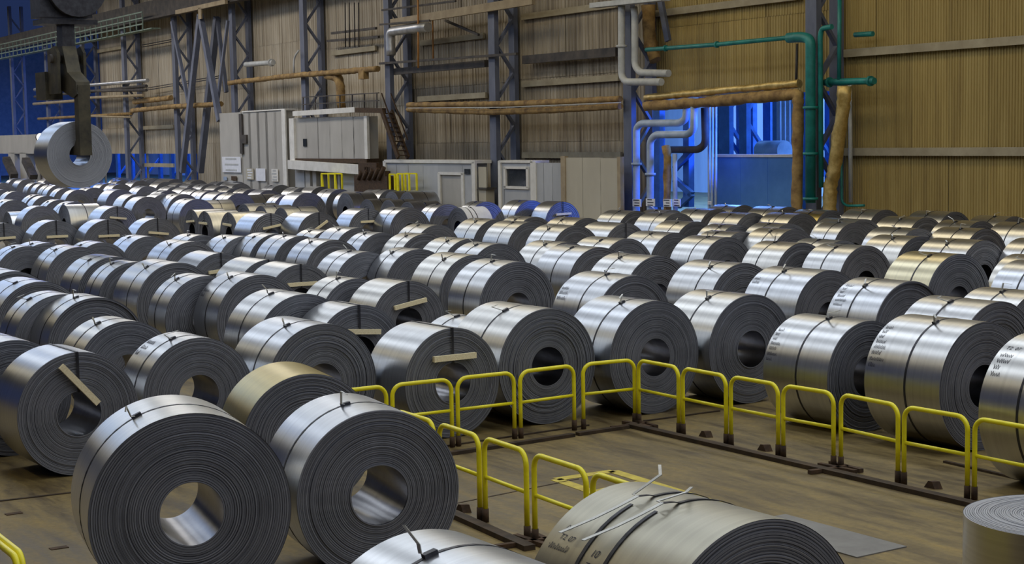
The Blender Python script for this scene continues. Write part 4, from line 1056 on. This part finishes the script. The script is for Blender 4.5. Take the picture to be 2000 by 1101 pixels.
# ------------------------------------------------------------------ yellow barriers
def barrier(p0, p1, label, h=1.0, group=None, mid=0.54):
    a = onz(*p0) if len(p0) == 2 else Vector(p0); b = onz(*p1) if len(p1) == 2 else Vector(p1)
    u = (b-a); L = u.length; u.normalize(); c = (a+b)/2
    t = thing('safety_barrier', label, 'barrier', c, 0, group, True)
    r, cr = 0.031, 0.16; up = Vector((0, 0, 1)); z0 = 0.12
    P = [a+up*z0, a+up*0.5, a+up*(h-cr-0.01)] + [a+u*(cr-cr*math.cos(k*math.pi/12))+up*(h-cr+cr*math.sin(k*math.pi/12)) for k in range(7)]
    P += [b-u*(cr-cr*math.cos(k*math.pi/12))+up*(h-cr+cr*math.sin(k*math.pi/12)) for k in range(6, -1, -1)] + [b+up*(h-cr-0.01), b+up*0.5, b+up*z0]
    MB().tube(P, r, 12).build('frame', 'yellow', t)
    MB().tube([a+u*0.01+up*mid, b-u*0.01+up*mid], 0.024, 10).build('mid_rail', 'yellow', t)
    for q in (a, b): MB().tube([q, q+up*0.16], 0.04, 10).build('socket', 'rust', t)
    return t
BA = [((645, 905), (757, 889.5)), ((769, 887.5), (883.6, 873)), ((895.6, 871), (1005.4, 856.6)), ((1017.6, 855.4), (1122, 839.8)), ((1140, 837.5), (1240, 826))]
BAL = ['mostly hidden behind the stepped-bore coil', 'before the coil with the level wood bar', 'with black scuffs on its top rail, before the gap between coils', 'with black scuffs, before the second coil left of the corner', 'meeting the corner from the left']
for (p, q), l in zip(BA, BAL): barrier(p, q, 'yellow tube barrier '+l)
BB = [((1248, 827), (1326, 846)), ((1334.4, 847.4), (1418.4, 867.6)), ((1428, 869), (1520, 889.6)), ((1530, 891.6), (1628, 912)), ((1642.4, 914), (1753.6, 943)), ((1765.6, 945.6), (1889, 973)), ((1903, 975), (2045, 1008)), ((2062, 1012), (2225, 1050))]
BBL = ['first to the right of the corner', 'second to the right of the corner', 'third to the right of the corner', 'fourth right of the corner, before the handwriting coil', 'fifth right of the corner', 'sixth right of the corner', 'seventh right of the corner, cut off by the frame', 'eighth right of the corner, outside the frame']
for (p, q), l in zip(BB, BBL): barrier(p, q, 'yellow tube barrier, '+l)
BC = [((776, 950), (850, 979)), ((861, 983.5), (938, 1016)), ((948.7, 1019), (1030, 1053.8)), ((1045.5, 1059.7), (1147, 1102)), ((1160, 1107), (1275, 1156))]
BCL = ['hidden behind the stepped-bore coil', 'partly covered by the stepped-bore coil', 'standing free before the open floor', 'left of the dull coil, beside the rusty footing', 'disappearing behind the dull coil']
for (p, q), l in zip(BC, BCL): barrier(p, q, 'yellow tube barrier of the near row, '+l)
a7 = onz(1275, 1156); d7 = (onz(1275, 1156)-onz(1160, 1107)).normalized()
barrier(a7+d7*0.12, a7+d7*1.25, 'yellow tube barrier of the near row, wholly behind the dull coil')
a8 = a7+d7*1.38; barrier(a8, a8+d7*1.15, 'yellow tube barrier of the near row, top rail showing right of the dull coil')
q0 = onz(-40, 1018, 1.0); q1 = onz(75, 1108, 1.0); q0.z = q1.z = 0
barrier(q0, q0+(q1-q0).normalized()*1.5, 'yellow tube barrier at the bottom left corner, outer of a pair')
nrm = Vector((0, -0.07, 0)); barrier(q0+nrm+Vector((0.1, 0, 0)), q0+nrm+Vector((0.1, 0, 0))+(q1-q0).normalized()*1.5, 'yellow tube barrier at the bottom left corner, inner of a pair')
# barrier footings of crossed bars
for k, (x, y, lab) in enumerate(((1244, 833, 'crossed rusty footing bars at the barrier corner'), (1635, 918, 'crossed rusty footing bars between fourth and fifth barrier'), (1040, 1062, 'crossed rusty footing bars in the near barrier row'))):
    c = onz(x, y); t = thing('footing', lab, 'footing', c, 0, None, True)
    for dx, rot in ((0.0, 0.05), (0.16, -0.1), (-0.15, 1.45)):
        u = Vector((math.cos(rot), math.sin(rot), 0)); MB().bar(c+Vector((0, dx, 0.03))-u*0.32, c+Vector((0, dx, 0.03))+u*0.32, 0.07, 0.05).build('bar', 'rust', t)
# floor rails
def frail(p, q, w, h, label, mat='rail'):
    a, b = onz(*p), onz(*q); a.z = b.z = h/2
    return tag(MB().bar(a, b, w, h).build('floor_rail', mat, None, (a+b)/2), label, 'floor rail')
frail((1228, 833), (1960, 1003), 0.14, 0.06, 'dark floor rail under the right-hand barriers')
frail((640, 925), (1120, 852), 0.10, 0.05, 'dark floor rail before the left-hand barriers')
frail((1128, 850.5), (1226, 836), 0.10, 0.05, 'short dark floor rail ending at the barrier corner')
frail((700, 897), (1150, 831), 0.04, 0.02, 'thin dark cable groove behind the left-hand barriers')
frail((1258, 823), (1405, 803), 0.05, 0.02, 'thin dark bar on the floor behind the corner barrier')
frail((790, 965), (1035, 1075), 0.14, 0.06, 'dark floor rail under the near barrier row')
frail((-20, 981), (150, 961), 0.05, 0.012, 'thin dark plate joint on the near floor at left')
frail((1845, 903), (2010, 941), 0.06, 0.03, 'dark bar on the floor behind the last barriers')
frail((880, 985), (1130, 935), 0.025, 0.006, 'thin dark joint crossing the open floor to the yellow frame')
for x, y, lab in ((1372, 853, 'small dark floor lug behind the second right barrier'), (1487, 880, 'small dark floor lug behind the third right barrier'), (1815, 953, 'small dark floor lug between the last two barriers'), (897, 999, 'small dark floor lug beside the near barrier row')):
    c = onz(x, y); o = MB().prism([c+Vector((-0.09, 0, 0)), c+Vector((0.09, 0, 0)), c+Vector((0.04, 0, 0.09)), c+Vector((-0.02, 0, 0.09))], (0.05, 0.09, 0)).build('floor_lug', 'rust', None, c); tag(o, lab, 'floor lug')
for x, y, lab in ((27, 1003, 'shallow dark slot in the near floor, farther'), (115, 1070, 'shallow dark slot in the near floor, nearer')):
    c = onz(x, y); o = MB().box(c+Vector((0, 0, 0.004)), (0.10, 0.2, 0.008)).build('floor_slot', 'rust', None, c); tag(o, lab, 'floor slot')
# painted frame on the floor
t = thing('floor_marking', 'worn yellow painted frame on the open floor before the dull coil', 'floor marking', onz(1200, 950), 0, None, True)
K = [onz(1086, 936), onz(1197, 920), onz(1460, 1001), onz(1330, 1020)]
for p, q in ((0, 1), (1, 2), (3, 0)):
    a, b = K[p].copy(), K[q].copy(); a.z = b.z = 0.003; MB().bar(a, b, 0.17, 0.006).build('stripe', 'yellow_worn', t)
a, b = onz(1135, 930), onz(1330, 990); a.z = b.z = 0.0035
MB().bar(onz(1155, 962), onz(1268, 938), 0.17, 0.008).build('stripe', 'yellow_worn', t)
# added flat patch in place of a faint pale streak on the floor
c = onz(1600, 1045); o = MB().box(c+Vector((0, 0, 0.006)), (1.9, 0.75, 0.012)).build('floor_streak_patch', 'sheet', None, c); tag(o, 'added flat patch for a pale streak on the floor behind the dull coil', 'sheet')
# flood lamp beyond the hanging coil, low machinery at the far left
c = wp(79, 268, -6); t = thing('flood_lamp', 'small bright flood lamp glowing left of the hanging coil', 'lamp', c, 0, None, True)
MB().tube([c-Vector((0.3, 0, 0)), c], 0.34, 14).build('housing', 'darksteel', t); MB().tube([c, c+Vector((0.05, 0, 0))], 0.3, 14).build('lens', 'lamp', t)
MB().bar(Vector((c.x-0.2, c.y, 0)), c-Vector((0.2, 0, 0.3)), 0.14, 0.14).build('mast', 'darksteel', t)
t = wthing('far_gantry', 'pale transfer gantry beam at the far left under the blue bay', 'gantry', 45, -2)
wbox(t, 'beam', -60, 262, 72, 300, -2, 1.0, 'beige'); 
for x in (-40, 18, 40, 70): wbox(t, 'leg', x, 298, x+10, 345, -2, 0.8, 'beige', 0)
for x, y in ((12, 310), (50, 312)):
    a, b = wp(x, y, -3), wp(x+16, y+34, -3); MB().bar(a, b, 0.7, 0.5).build('chute', 'darksteel', t)
for o in ROOTS:
    if '_o' in o: del o['_o']
